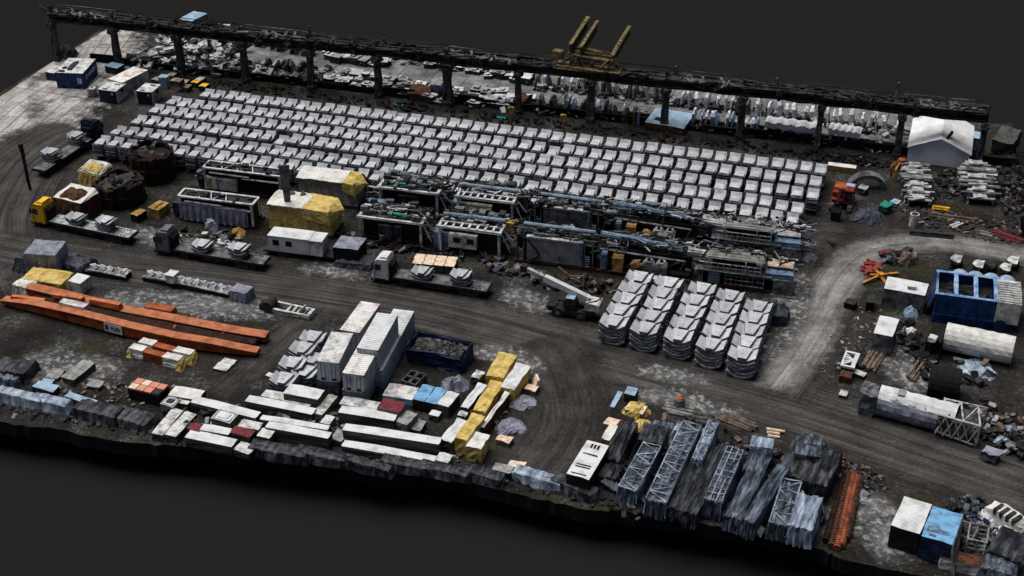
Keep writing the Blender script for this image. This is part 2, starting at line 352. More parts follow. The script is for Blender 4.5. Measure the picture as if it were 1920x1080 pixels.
for i, (pp, ww) in enumerate([([(180,560),(300,570),(420,575),(540,590)], [6,8,8,4]), ([(1350,690),(1440,640),(1480,570),(1500,510)], [5,7,7,4]),
    ([(940,545),(990,565),(1040,580)], [4,6,4]), ([(1180,735),(1280,750),(1400,785)], [3,5,3]), ([(880,655),(960,670),(1020,700)],[3,5,3]),
    ([(240,430),(330,455),(450,470)], [4,6,4]), ([(30,680),(120,690),(240,700)], [6,8,5]), ([(560,500),(700,520)], [4,4]),([(1180,690),(1270,705),(1340,720)],[3,4,2]),
    ([(1640,640),(1700,690),(1740,740)],[5,7,5]), ([(1600,930),(1650,980),(1700,1060)],[6,8,6])]):
    strip('gravel_patch', pp, ww, .058+i*.003, 'gravel')
# ------------------------------------------------------------------ tunnel lining segments
GA = R(-16.0)
def seg_mesh(name, W=1.66, L=3.5, sag=.78, th=.33, n=8, trap=0, skew=0):
    """one curved slab: hollow side up, ends higher than the middle; runs along y"""
    b = MB(); vs = []; fs = []; ms = []
    for i in range(n+1):
        t = -1+2*i/n; y = t*L/2; z = sag*t*t
        sl = math.atan(2*sag*t/(L/2)); dy, dz = -math.sin(sl)*th, math.cos(sl)*th
        w = W/2*(1-trap*(t+1)/2)
        for x in (-w, w):
            xx = x+skew*t
            vs += [(xx, y, z), (xx, y+dy*.6, z+dz)]
    for i in range(n):
        o = i*4; q = o+4
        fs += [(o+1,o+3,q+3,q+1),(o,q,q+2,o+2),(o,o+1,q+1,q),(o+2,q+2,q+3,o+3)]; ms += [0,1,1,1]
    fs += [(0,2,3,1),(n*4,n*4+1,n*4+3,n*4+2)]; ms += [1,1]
    b.add(vs, fs, ms); return b
def key_b(W=1.5, L=1.9, th=.5, slab=True, dots=True):
    b = MB(); w0, w1 = W/2, W/2*.78
    b.hexa([(-w0,-L/2,0),(w0,-L/2,0),(w1,L/2,.06),(-w1,L/2,.06),(-w0,-L/2,th),(w0,-L/2,th),(w1,L/2,th+.1),(-w1,L/2,th+.1)], 1, 0)
    if dots:
        for x in (-.3,.3):
            b.add([(x+.07*math.cos(a), .07*math.sin(a)-.1, th+.054) for a in [k*math.pi/3 for k in range(6)]], [tuple(range(6))], 2)
    return b
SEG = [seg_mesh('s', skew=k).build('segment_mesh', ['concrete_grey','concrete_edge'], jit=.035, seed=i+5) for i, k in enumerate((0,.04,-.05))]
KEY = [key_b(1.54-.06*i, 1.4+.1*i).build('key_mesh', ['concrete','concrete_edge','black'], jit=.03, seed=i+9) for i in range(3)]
PROTO = SEG+KEY
def inst(src, name, loc, rz, label, cat_, group, tilt=0):
    o = bpy.data.objects.new(name, src.data); COL.objects.link(o); o.location = loc; o.rotation_euler = (tilt,0,rz)
    return tag(o, label, cat_, group)
rowL = [(405,165),(342,179),(310,194),(281,213),(241,233),(212,252)]
rowR = [(1552,304),(1544,327),(1539,351),(1510,371),(1502,395),(1494,419)]
RN = ['row nearest the runway','second row from the runway','third row from the runway','fourth row from the runway','fifth row from the runway','front row of the field']
rr = random.Random(11)
stack_low = MB(); TOPZ = 2.15; LAY = .425
def add_seg_to(mb, x, y, z, rz, src):
    me = src.data; T = Matrix.Translation((x,y,z)) @ Matrix.Rotation(rz,4,'Z'); o = len(mb.v)
    mb.v += [tuple(T @ v.co) for v in me.vertices]
    for p in me.polygons: mb.f.append(tuple(o+k for k in p.vertices)); mb.m.append(p.material_index)
NST = 48
for r in range(6):
    A, B = G(*rowL[r], 3.0), G(*rowR[r], 3.0)
    dirx = (B-A).normalized(); ang = math.atan2(dirx.y, dirx.x); diry = Vector((-dirx.y, dirx.x, 0))
    for k in range(NST):
        p = A.lerp(B, k/(NST-1)) - dirx*.9 - diry*1.95
        j = rr.uniform(-.09,.09); p = p+dirx*j+diry*rr.uniform(-.22,.22)
        rz = ang+rr.uniform(-.035,.035); lo = 5
        drop = 1 if rr.random() < .04 else 0
        for q in range(lo-drop):
            if q < lo-drop-1 and not (r == 5 or k in (0, NST-1) or r == 4 or q > 1): continue
            z = .12+q*LAY
            if q < lo-drop-1: add_seg_to(stack_low, p.x+rr.uniform(-.04,.04), p.y+rr.uniform(-.06,.06), z, rz+rr.uniform(-.02,.02), SEG[(k+q) % 3])
            elif r < 4: add_seg_to(stack_low, p.x, p.y, z, rz, SEG[(k+q) % 3])
            else:
                inst(SEG[(k*7+r) % 3], 'tunnel_segment', (p.x,p.y,z), rz, f'curved segment topping the {nth(k+1)} stack from the left, {RN[r]}', 'concrete segment', 'curved segments topping the stacks of the great field')
        if rr.random() < .03: continue
        zz = .12+(lo-drop-1)*LAY+.37
        s = KEY[(k*5+r*3) % 3]
        inst(s, 'key_segment', (p.x-diry.x*.42+rr.uniform(-.03,.03), p.y-diry.y*.42+rr.uniform(-.1,.1), zz), rz+rr.uniform(-.02,.02), f'wedge segment on the {nth(k+1)} stack from the left, {RN[r]}', 'wedge segment', 'wedge segments laid in the stacks of the great field', tilt=rr.uniform(-.04,.05))
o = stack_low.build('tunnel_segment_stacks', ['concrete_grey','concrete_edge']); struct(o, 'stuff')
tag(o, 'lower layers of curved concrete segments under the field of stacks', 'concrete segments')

def seg_stack(a, ang, n, where, grp, z0=.1, wide=3.9, keyrot=0, ring=2.6, key=True, sc=1.0):
    """a stack whose curve runs across the view; a = ground point of its middle"""
    x, y = a.x, a.y
    for q in range(n):
        pos = ['lowest','second lowest','third lowest','fourth lowest','fifth lowest','sixth lowest'][q] if q < n-1 else 'topmost'
        o = inst(BSEG[(q+int(abs(x)*10)) % 3], 'tunnel_segment', (x+rr.uniform(-.05,.05), y+rr.uniform(-.04,.04), z0+q*.455), ang+math.pi/2+rr.uniform(-.02,.02), f'{pos} curved segment in the stack {where}', 'concrete segment', grp)
        o.scale = (sc,sc,sc)
    if key:
        o = inst(BKEY[int(abs(x)*7) % 3], 'key_segment', (x, y, z0+(n-1)*.455+.24*sc), ang+keyrot, f'small wedge segment on the stack {where}', 'wedge segment', grp)
        o.scale = (sc,sc,sc)
BSEG = [seg_mesh('s', W=2.3, L=3.5, sag=.72, th=.27, skew=k).build('segment_mesh', ['concrete','concrete_edge'], jit=.05, seed=i+25) for i, k in enumerate((0,.08,-.07))]
def bkey(i):
    b = MB(); h = .56
    b.hexa([(-.42,-1.22,.0),(.55,-1.22,.0),(.95,1.05,.0),(-.95,1.05,.0),(-.42,-1.22,h),(.55,-1.22,h),(.95,1.05,h+.1),(-.95,1.05,h+.1)], 1, 0)
    for y in (-.35,.35):
        b.add([(.08*math.cos(a)-.05, .08*math.sin(a)+y, h+.075) for a in [k*math.pi/3 for k in range(6)]], [tuple(range(6))], 2)
    return b.build('key_mesh', ['concrete','concrete_edge','black'], jit=.04, seed=i+40)
BKEY = [bkey(i) for i in range(3)]
PROTO += BSEG+BKEY
# five columns of tall stacks beside the road
front = [(1150,640),(1208,652),(1272,667),(1331,684),(1390,702)]
back = [(1197,556),(1252,566),(1312,578),(1366,592),(1418,612)]
CN = ['leftmost','second','middle','fourth','rightmost']; DN = ['front','second','third','fourth','back']
for c in range(5):
    A, B = G(*front[c]), G(*back[c])
    for k in range(5):
        p = A.lerp(B, k/4)+Vector((rr.uniform(-.12,.12), rr.uniform(-.1,.1), 0))
        seg_stack(p, R(-20)+rr.uniform(-.03,.03), 6, f'at the {DN[k]} of the {CN[c]} roadside column', 'stacked segments in five columns beside the road')
# heap of stacks left of the white containers
for i, (x, y, n) in enumerate([(535,722,3),(552,698,4),(572,676,5),(590,655,5),(575,708,3),(590,690,4)]):
    seg_stack(G(x,y+8), R(-18)+rr.uniform(-.1,.1), n, ['at the near end left of the white containers','second left of the white containers','third left of the white containers','at the far end left of the white containers','low against the grey container wall','leaning against the grey container wall'][i], 'segments piled left of the white containers', sc=.92)

# ------------------------------------------------------------------ crane runway of old concrete
def runway():
    A, B = G(108,113), G(1833,312); d = (B-A); L = d.length; ang = math.atan2(d.y,d.x)
    t = thing('crane_runway', 'long weathered dark concrete crane runway on tall columns behind the segment field', 'crane runway', A, ang)
    n = 13; st = L/n; rr = random.Random(5)
    for i in range(n+1):
        b = MB(); w = .42+rr.uniform(-.04,.12)
        if i == 6: w = .75
        x = i*st; b.box(x-w, x+w, -.5, .5, 0, 7.6, 0, tx=.05)
        b.box(x-w*1.35, x+w*1.35, -1.1, .9, 6.6, 7.7, 0, tx=0)
        b.box(x-w*1.2, x+w*1.2, -.7, .7, 0, .9, 0)
        b.box(x-.22, x+.22, -.2, .3, 7.6, 10.3, 0)
        c = b.build('column', 'old_concrete', t, cuts=3, jit=.14, seed=i+1)
        if i == 0: c.rotation_euler = (0,.03,0)
    for i in range(n):
        b = MB(); x0, x1 = i*st-.1, (i+1)*st-.14; dz = rr.uniform(-.08,.08)
        b.box(x0, x1, -.75, .75, 7.7+dz, 8.0+dz); b.box(x0, x1, -.3, .3, 7.9+dz, 8.9+dz); b.box(x0, x1, -.85, .85, 8.95+dz, 9.3+dz)
        b.box(x0, x1, 1.6, 2.3, 8.3+dz, 9.3+dz)
        for k in range(5): b.bar((x0+k*st/5, .6, 8.9), (x0+k*st/5+.3, 1.9, 8.8), .3, .2)
        for k in range(10):
            xx = x0+rr.uniform(.5, st-.5); hh = rr.uniform(.2,.9); b.at((xx, rr.uniform(-.9,.9), 9.2+dz), rr.uniform(-.3,.3), rr.uniform(-.2,.2), rr.uniform(-.25,.25)); b.box(-rr.uniform(.2,.8), rr.uniform(.2,.8), -.2, .2, -rr.uniform(.3,1.6), hh*.6); b.at()
        b.build('beam', 'old_beam', t, cuts=3, jit=.19, seed=i+30)
        b = MB(); b.box(x0, x1, -.1, .08, 9.32+dz, 9.5+dz)
        for k in range(11):
            xx = x0+rr.uniform(.8, st-1); b.at((xx, rr.uniform(-1,1.6), 9.35), rr.uniform(0,3), rr.uniform(-.4,.4))
            b.box(-rr.uniform(.3,1.5), rr.uniform(.3,1.2), -.15, .2, 0, rr.uniform(.1,.35)); b.at()
        b.bar((x0, 1.9, 9.9), (x1, 1.9+rr.uniform(-.2,.2), 9.8+rr.uniform(-.3,.4)), .08)
        b.build('rail', 'dark_steel' if i % 3 else 'grey_steel', t, cuts=1, jit=.08, seed=i+60)
    b = MB(); b.bar((.2,0,8.4), (-2.0,.3,10.2), .35, .3)
    b.build('broken_bracket', 'old_concrete', t, cuts=1, jit=.08)
    for i, (x, z) in enumerate([(4*st,11.3),(11.9*st,12.2),(9.1*st,11.0),(10.4*st,10.8),(5.1*st,10.6)]):
        b = MB(); b.box(x-.3, x+.3, .6, .8, 9.2, z, tx=.1); b.build('post', 'grey_steel', t, cuts=1, jit=.12)
    return A, ang, st, d.normalized()
RA, RANG, RST, RD = runway(); RN_ = Vector((-RD.y, RD.x, 0))
# black wall added to draw the shaded trench along the crane way
b = MB(); rr = random.Random(8)
for i in range(26): b.box(i*RST/2+.02+6, (i+1)*RST/2-.02+6, 1.2, 1.5+rr.uniform(0,.3), 0, 1.1+rr.uniform(-.3,.4))
o = b.build('shade_wall', 'black', cuts=1, jit=.12); put(o, RA, RANG); tag(o, 'black low wall standing in for the shade along the foot of the crane runway', 'wall')
b = MB()
for i in range(24): b.box(i*RST/2+.02+12, (i+1)*RST/2-.02+12, 3.3, 3.8, 0, .9+rr.uniform(-.2,.3))
o = b.build('kerb_wall', 'old_beam', cuts=1, jit=.12); put(o, RA, RANG); tag(o, 'dark broken concrete kerb behind the columns of the crane runway', 'wall')

# yellow bridge crane girders standing on the runway
def bridge():
    A = G(1050,124,9.3); t = thing('bridge_crane', 'rusty olive yellow bridge crane with girders cut short on the runway', 'crane', (A.x,A.y,0), RANG)
    def girder(x, L, z, h):
        b = MB()
        for zz in (0, h): b.bar((x,0,z+zz), (x+.1*L*.0,L,z+zz), .55, .16)
        b.box(x-.06, x+.06, 0, L, z+.08, z+h-.08)
        for k in range(int(L/.9)): b.bar((x,.2+k*.9,z),(x,.6+k*.9,z+h), .3,.12)
        b.build('girder', 'olive', t, cuts=1, jit=.09, seed=int(x*10)+60)
    girder(1.6, 13, 11.6, 1.6); girder(3.3, 12.5, 11.3, 1.5); girder(8.6, 13.5, 10.7, 1.4)
    b = MB()
    for y in (0, 1.3, 2.6): b.bar((1.2,y,11.4+y*.1), (8.8,y,10.9+y*.1), .5, .5)
    b.build('cross_beam', 'olive', t, cuts=3, jit=.16, seed=3)
    b = MB(); b.bar((-.6,-.6,9.5),(10,-.6,9.4),.8,.4); b.bar((-.6,.8,9.5),(10,.8,9.4),.8,.4)
    for x in (1.5,7.8): b.bar((x,-.3,9.6),(x+1.1,-.2,11.4),.35); b.bar((x+2.0,.2,9.6),(x+1.0,.3,11.4),.3); b.bar((x-1.4,-.4,9.6),(x+.4,-.2,11.4),.25)
    b.build('end_carriage', 'olive', t, cuts=2, jit=.13, seed=4)
    b = MB(); b.box(-1.2,.4,-.4,.9,10.6,11.9); b.build('cab', 'olive', t, cuts=1, jit=.12)
bridge()
# ------------------------------------------------------------------ generic yard goods
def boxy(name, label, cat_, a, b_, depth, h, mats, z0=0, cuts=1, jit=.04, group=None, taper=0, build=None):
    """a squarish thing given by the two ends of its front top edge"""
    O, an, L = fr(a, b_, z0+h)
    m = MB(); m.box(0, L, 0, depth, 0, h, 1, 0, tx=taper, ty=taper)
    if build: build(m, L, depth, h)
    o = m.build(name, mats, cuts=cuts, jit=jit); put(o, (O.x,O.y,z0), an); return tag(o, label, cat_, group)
def heap(name, label, cat_, pix, n, size, mats, hmax=1.2, seed=1, flat=.35, spread=1.6, z0=0, up=False, wts=None):
    """a tangle of shards nobody could count, along a line of pixels"""
    rr = random.Random(seed); P = [G(*p) for p in pix]; m = MB()
    for i in range(n):
        t = rr.random()*(len(P)-1); k = int(t); q = P[k].lerp(P[min(k+1,len(P)-1)], t-k) if len(P) > 1 else P[0]
        rad = rr.gauss(0,.5); q = q+Vector((rr.uniform(-1,1)*spread*.6, rr.uniform(-1,1)*spread, 0))
        z = z0+rr.random()**1.5*hmax*.8; s = size*rr.uniform(.45,1.3)
        if up: m.at((q.x,q.y,z), rr.uniform(-.5,.5)+RANG, rr.uniform(-.35,.35), rr.uniform(-.25,.25)); m.box(-s*.16,s*.16,-s*.5,s*.5,0,s*rr.uniform(.8,1.5), rr.choices(range(len(mats)), wts)[0])
        else: m.at((q.x,q.y,z), rr.uniform(0,3.14), rr.uniform(-.5,.5), rr.uniform(-.5,.5)); m.box(-s*.6,s*.6,-s*.35,s*.35,0,s*flat*rr.uniform(.4,1.3), rr.choices(range(len(mats)), wts)[0])
    m.at(); o = m.build(name, mats, jit=size*.09, cuts=0, seed=seed); struct(o, 'stuff'); return tag(o, label, cat_)
def rumple(fn, nu, nv, amp, seed):
    rr = random.Random(seed); tab = [[rr.uniform(-1,1) for _ in range(nu+1)] for _ in range(nv+1)]
    def g(u, v):
        p = Vector(fn(u, v)); i, j = round(u*nu), round(v*nv); return p+Vector((tab[j][i]*amp*.5, tab[(j+3) % (nv+1)][i]*amp*.5, tab[j][(i+2) % (nu+1)]*amp))
    return g
def cover(m, x0, x1, y0, y1, z0, z1, mi=0, seed=1, amp=.10, flare=.25, nu=12, rise=0, pleat=.08):
    """a cloth draped over a box: one closed skin with folds down its sides"""
    rr = random.Random(seed); ring = []
    per = [(x0+(x1-x0)*i/nu, y0) for i in range(nu)]+[(x1, y0+(y1-y0)*i/(nu//2)) for i in range(nu//2)]
    per += [(x1-(x1-x0)*i/nu, y1) for i in range(nu)]+[(x0, y1-(y1-y0)*i/(nu//2)) for i in range(nu//2)]
    n = len(per); cx, cy = (x0+x1)/2, (y0+y1)/2; lev = [(0,1),(.35,.6),(.7,.25),(.97,0),(1.0,-.12)]
    vs = []
    for li, (f, o) in enumerate(lev):
        for i, (x, y) in enumerate(per):
            dx, dy = x-cx, y-cy; L = math.hypot(dx,dy) or 1
            k = flare*o+(pleat*math.sin(i*2.3+seed)*(1-f))+rr.uniform(-amp,amp)*.4
            vs.append((x+dx/L*k, y+dy/L*k, z0+(z1-z0)*f+rr.uniform(-amp,amp)*.5*(li > 0)))
    fs = []; ny = nu//2; q0 = len(vs); last = (len(lev)-1)*n
    for l in range(len(lev)-1):
        for i in range(n): fs.append((l*n+i, l*n+(i+1) % n, (l+1)*n+(i+1) % n, (l+1)*n+i))
    idx = {}
    for i in range(nu): idx[(i,0)] = last+i; idx[(nu-i,ny)] = last+nu+ny+i
    for i in range(ny): idx[(nu,i)] = last+nu+i; idx[(0,ny-i)] = last+2*nu+ny+i
    for i in range(1, nu):
        for j in range(1, ny):
            u, v = i/nu, j/ny; e = min(1, 4*min(u,1-u))*min(1, 4*min(v,1-v))
            idx[(i,j)] = len(vs); vs.append((x0+(x1-x0)*u+rr.uniform(-amp,amp)*.3, y0+(y1-y0)*v+rr.uniform(-amp,amp)*.3, z1+rise*e+rr.uniform(-amp,amp)*.7))
    for i in range(nu):
        for j in range(ny): fs.append((idx[(i,j)], idx[(i+1,j)], idx[(i+1,j+1)], idx[(i,j+1)]))
    m.add(vs, fs, mi); return m
def wheel(m, x, y, r=.5, w=.3, side=-1, t=0, h=1):
    m.cyl((x,y,r), (x,y+w,r), r, n=14, m=t); yy = y-.01 if side < 0 else y+w+.01
    m.cyl((x,yy,r), (x,yy+.04,r), r*.55, n=10, m=h)

# ------------------------------------------------------------------ lorries with flat beds
def cab(t, paint, L0=2.3):
    b = MB(); b.prism([(0,.75),(.05,1.9),(.35,3.35),(.75,3.75),(2.1,3.8),(2.25,3.3),(2.25,.75)], .02, 2.48, 'y', 0)
    b.box(-.12,.1,.1,2.4,.45,1.0,0); o = b.build('body', paint, t, jit=.02)
    # roof spoiler
    b = MB(); b.prism([(.9,3.78),(1.2,4.0),(2.1,4.05),(2.1,3.8)], .35, 2.15, 'y', 0); b.build('roof_spoiler', paint, o)
    b = MB(); b.add([(-.0,.2,1.95),(.0,2.3,1.95),(.30,2.2,3.2),(.30,.3,3.2)], [(0,1,2,3)]); b.M = Matrix.Translation((-.03,0,.0)); 
    b2 = MB(); b2.hexa([(.0,.25,1.95),(.06,.25,1.95),(.06,2.25,1.95),(.0,2.25,1.95),(.26,.3,3.2),(.34,.3,3.2),(.34,2.2,3.2),(.26,2.2,3.2)]); b2.build('windscreen', 'glass', t)
    for y in (-.02, 2.47):
        b = MB(); b.hexa([(.3,y,2.1),(1.25,y,2.1),(1.25,y+.05,2.1),(.3,y+.05,2.1),(.48,y,3.0),(1.25,y,3.0),(1.25,y+.05,3.0),(.48,y+.05,3.0)]); b.build('side_window', 'glass', t)
    for y in (-.25, 2.6):
        b = MB(); b.box(.1,.3,y,y+.16,2.2,3.0); b.build('mirror', 'black', t)
    b = MB(); b.box(-.2,-.02,.05,2.45,.35,.78); b.box(-.06,0,.6,1.9,1.0,1.75); b.build('bumper', 'dark_steel', t)
    b = MB(); b.box(.35,1.9,-.03,.06,.3,.85); b.box(.3,.36,-.03,.05,.85,1.9); b.build('wheel_arch', 'black', t)
    for y in (.15, 2.0):
        b = MB(); b.box(-.16,-.11,y,y+.35,.8,1.05); b.build('headlight', 'light_steel', t)
def lorry(name, label, a, b_, paint, bed='grey_steel', withcab=True, axles=(.78,.84,.90), bz=1.25):
    """a = ground under the cab's near front corner, b_ = under the bed's near rear corner"""
    A, B = G(*a), G(*b_); d = B-A; L = d.length; an = math.atan2(d.y,d.x)
    t = thing(name, label, 'lorry' if withcab else 'trailer', A, an)
    if withcab: cab(t, paint)
    x0 = 2.9 if withcab else 0
    b = MB(); b.box(x0, L, 0, 2.5, bz-.12, bz+.06, 0); b.box(x0, L, -.03, .08, bz-.28, bz+.1, 1); b.box(x0, L, 2.42, 2.53, bz-.28, bz+.1, 1); b.box(L-.1, L+.04, 0, 2.5, bz-.35, bz+.08, 1)
    for k in range(6):
        b.box(L-1-k*.5-.12, L-1-k*.5+.12, .3, .6, bz+.065, bz+.075, 2); b.box(L-1-k*.5-.12, L-1-k*.5+.12, 1.9, 2.2, bz+.065, bz+.075, 2)
    b.build('bed', [bed,'dark_steel','black'], t, jit=.02)
    b = MB(); b.box(.6 if withcab else .5, L-.5, .75, 1.75, .7, bz-.13, 0); 
    for k in range(5): b.box(x0+1+k*2.2, x0+1.2+k*2.2, .1, 2.4, bz-.3, bz-.13, 0)
    b.box(L*.45, L*.66, .05, .2, .45, bz-.3, 0); b.box(x0+.9, x0+2.2, .1, .7, .4, .95, 0)
    b.build('chassis', 'dark_steel', t)
    if withcab:
        b = MB(); b.box(2.3,2.8,.5,2.0,1.0,2.9,0); b.bar((2.4,.3,3.3),(3.1,.35,1.4),.12); b.bar((2.4,2.2,3.3),(3.1,2.15,1.4),.12); b.build('air_intake', 'black', t)
    xs = ([1.1, L*.27] if withcab else [])+[L*k for k in axles]
    for x in xs:
        for y in (.04, 2.12):
            b = MB(); wheel(b, x, y, side=-1 if y < 1 else 1); b.build('wheel', ['rubber','dark_steel'], t)
    return A, an, L, d.normalized()
def on_bed(A, an, f, L, n, where, sc=.8, rot=0, key=True):
    u = Vector((math.cos(an), math.sin(an), 0)); v = Vector((-u.y, u.x, 0)); p = A+u*(L*f)+v*1.25
    seg_stack(p, an+rot, n, where, 'segments loaded on lorries', z0=1.36, sc=sc, key=key)
A, an, L, u = lorry('flatbed_lorry', 'yellow flatbed lorry carrying two stacks of curved segments', (62,424), (243,462), 'yellow_paint', 'light_steel')
on_bed(A, an, .43, L, 2, 'behind the yellow cab'); on_bed(A, an, .74, L, 3, 'near the tail of the yellow lorry')
A, an, L, u = lorry('flatbed_lorry', 'dark grey flatbed lorry carrying two stacks of curved segments', (292,478), (494,512), 'cab_grey')
on_bed(A, an, .42, L, 2, 'behind the dark grey cab'); on_bed(A, an, .76, L, 3, 'near the tail of the dark grey lorry')
A, an, L, u = lorry('flatbed_lorry', 'white flatbed lorry carrying two stacks of curved segments', (699,530), (912,563), 'white_paint', 'grey_steel')
on_bed(A, an, .42, L, 2, 'behind the white cab'); on_bed(A, an, .76, L, 3, 'near the tail of the white lorry')
A, an, L, u = lorry('flatbed_lorry', 'dark blue and white flatbed lorry parked at the left end of the segment field', (172,256), (62,330), 'cabin_dark', 'grey_steel')
on_bed(A, an, .76, L, 3, 'near the tail of the navy lorry', rot=math.pi/2); on_bed(A, an, .34, L, 3, 'right behind the navy cab', rot=math.pi/2)

# ------------------------------------------------------------------ containers and cabins
def lettering(parent, text, loc, rot, size, m, ext=.01):
    c = bpy.data.curves.new('lettering', 'FONT'); c.body = text; c.size = size; c.extrude = ext; c.align_x = 'CENTER'; c.align_y = 'CENTER'
    o = bpy.data.objects.new('lettering', c); COL.objects.link(o); bpy.context.view_layer.update()
    me = bpy.data.meshes.new_from_object(o); bpy.data.objects.remove(o); me.materials.clear(); me.materials.append(M[m])
    o = bpy.data.objects.new('lettering', me); COL.objects.link(o); o.parent = parent; o.location = loc; o.rotation_euler = rot; return o
def container(label, a, b_, D, h=2.6, z0=0, side='white_paint', top=None, ribs=True, group=None, door='front', W=None, name='shipping_container', cat_='container', ribtop=True):
    O, an, L = fr(a, b_, z0+h); L = W or L
    t = thing(name, label, cat_, (O.x,O.y,z0), an, group)
    b = MB(); b.box(.04, L-.04, .04, D-.04, 0, h-.05, 0)
    if ribs:
        k = .3
        while k < D-.3: b.box(L-.05, L+.0, k, k+.16, .15, h-.15, 0); b.box(0,.05, k, k+.16, .15, h-.15, 0); k += .36
    b.build('wall', side, t, jit=.012)
    b = MB(); b.box(0, L, 0, D, h-.05, h+.02, 0)
    if ribtop:
        k = .35
        while k < D-.3: b.box(.12, L-.12, k, k+.18, h+.02, h+.055, 0); k += .4
    b.build('roof', top or side, t, jit=.012)
    b = MB()
    for x in (0, L-.12):
        for y in (-.01, D-.11): b.box(x, x+.12, y, y+.12, 0, h, 0)
    b.box(.12, L-.12, -.01, .08, h-.16, h-.05, 0); b.box(.12, L-.12, -.01, .08, 0, .15, 0)
    for x in (0, L-.12): b.box(x+.01, x+.11, .11, D-.11, h-.14, h-.02, 0); b.box(x+.01, x+.11, .11, D-.11, 0.01, .14, 0)
    b.build('corner_frame', side, t)
    if door:
        for x0, x1 in ((.14, L/2-.02), (L/2+.02, L-.14)):
            dd = MB(); dd.box(x0, x1, -.02, .03, .17, h-.17, 0)
            o = dd.build('door', side, t)
            rb = MB()
            for f in (.3, .7): xx = x0+(x1-x0)*f; rb.cyl((xx,-.05,.2), (xx,-.05,h-.2), .03, n=6)
            rb.build('lock_rod', 'grey_steel', o)
    if name == 'shipping_container' and h > 2.4:
        for f in (.16, .66):
            pk = MB(); pk.box(L*f, L*(f+.18), -.075, -.045, .2, .5); pk.build('fork_pocket', 'black', t)
        b = MB()
        for x in (-.015, L-.17):
            for z in (-.0, h-.2): b = MB(); b.box(x, x+.185, -.03, .17, z, z+.18); b.build('corner_casting', 'dark_steel', t)
    return t, L
t, L = container('blue shipping container with pale roof and white lettering, left corner of the yard', (103,136), (155,138), 6.6, 2.9, side='blue_box', top='white_dirty', ribtop=False)
lettering(t, 'HANJIN', (L+.07, 3.9, 1.75), (math.pi/2,0,math.pi/2), 1.05, 'white_paint')
b = MB(); b.cyl((L+.02,1.3,1.8), (L+.06,1.3,1.8), .42, n=16); b.cyl((L+.04,1.3,1.8), (L+.08,1.3,1.8), .27, n=16, m=1); b.build('emblem', ['white_paint','blue_box'], t)
b = MB(); b.box(L*.78, L*.84, -.06, -.03, 1.2, 2.0); b.box(L*.86, L*.92, -.06, -.03, 1.2, 2.0); b.box(L*.78, L*.92, -.06, -.03, 1.0, 1.14); b.build('placard', 'white_paint', t)
b = MB(); b.box(L*.35, L*.5, 1.2, 4.9, 2.93, 3.15); b.cyl((L*.2,2,2.9),(L*.2,2,3.1),.4,n=10); b.box(L*.1,L*.3,.3,.9,2.93,3.05); b.build('roof_clutter', 'dark_steel', t, cuts=1, jit=.08)
t, L = container('white rusty-topped shipping container standing between blue container and runway', (203,148), (230,155), 6.3, 2.6, side='white_dirty', top='white_rusty', ribtop=False)
boxy('site_box', 'dark low box tucked behind the big blue lettered container', 'box', (84,134), (104,137), 3, 1.6, ['white_dirty','navy'], jit=.1)
boxy('site_box', 'pale blue flat box between the blue and white containers', 'box', (196,123), (219,128), 2, 1.4, ['pale_blue','dark_steel'], jit=.06)
def cabin(label, a, b_, D, h=2.4, ladder=False):
    O, an, L = fr(a, b_, h); t = thing('site_cabin', label, 'cabin', O, an)
    b = MB(); b.box(0,L,0,D,.1,h-.12,0); b.build('wall', 'cabin_dark', t, jit=.03)
    b = MB(); b.box(-.06,L+.06,-.06,D+.06,h-.12,h,0); b.box(L*.2,L*.45,.2,.5,h,h+.1,1); b.box(L*.5,L*.8,D*.7,D*.85,h,h+.08,1); b.build('roof', ['white_dirty','grey_steel'], t, cuts=1, jit=.03)
    b = MB(); b.box(L,L+.06,0,D,.1,h-.12,0); b.hexa([(L+.07,D*.35,h-.3),(L+.1,D*.35,h-.3),(L+.1,D*.75,h-.3),(L+.07,D*.75,h-.3),(L+.07,D*.35,h-.2),(L+.1,D*.35,h-.2),(L+.1,D*.75,h-.2),(L+.07,D*.75,h-.2)],1)
    b.add([(L+.08,D*.35,h-.25),(L+.08,D*.75,h-.25),(L+.08,D*.55,h-1.3)],[(0,1,2)],1); b.build('end_panel', ['white_dirty','navy'], t)
    b = MB(); b.box(L*.7,L*.82,-.05,0,h-.8,h-.5); b.build('notice', 'white_paint', t)
    if ladder:
        b = MB()
        for x in (-.45,-.05): b.bar((x,-.1,0),(x,-.1,h+.2),.06)
        for k in range(9): b.bar((-.45,-.1,.25+k*.27),(-.05,-.1,.25+k*.27),.06,.06)
        b.build('ladder', 'light_steel', t)
cabin('small dark cabin with pale roof, left one of the pair', (184,167), (217,171), 3.4)
cabin('small dark cabin with ladder at its corner, right one of the pair', (256,170), (284,173), 3.4, ladder=True)
def tank_box(label, a, b_, D, h, m='white_dirty', group=None, z0=0):
    O, an, L = fr(a, b_, z0+h); t = thing('caged_tank', label, 'tank', (O.x,O.y,z0), an, group)
    b = MB(); b.box(.06,L-.06,.06,D-.06,.15,h,0,tx=.05,ty=.05); b.build('tank', m, t, bev=.06)
    b = MB()
    for k in range(5):
        z = .2+(h-.3)*k/4; b.bar((0,0,z),(L,0,z),.06); b.bar((L,0,z),(L,D,z),.06)
    for k in range(4): x = L*k/3; b.bar((x,0,.1),(x,0,h-.05),.06)
    b.box(0,L,0,D,0,.14); b.build('cage', 'grey_steel', t)
    b = MB(); b.cyl((L/2,D/2,h),(L/2,D/2,h+.1),.2,n=8); b.build('lid', 'black', t)
tank_box('white caged water tank left of the small dark cabins', (162,167), (176,168), 1.3, 1.5)
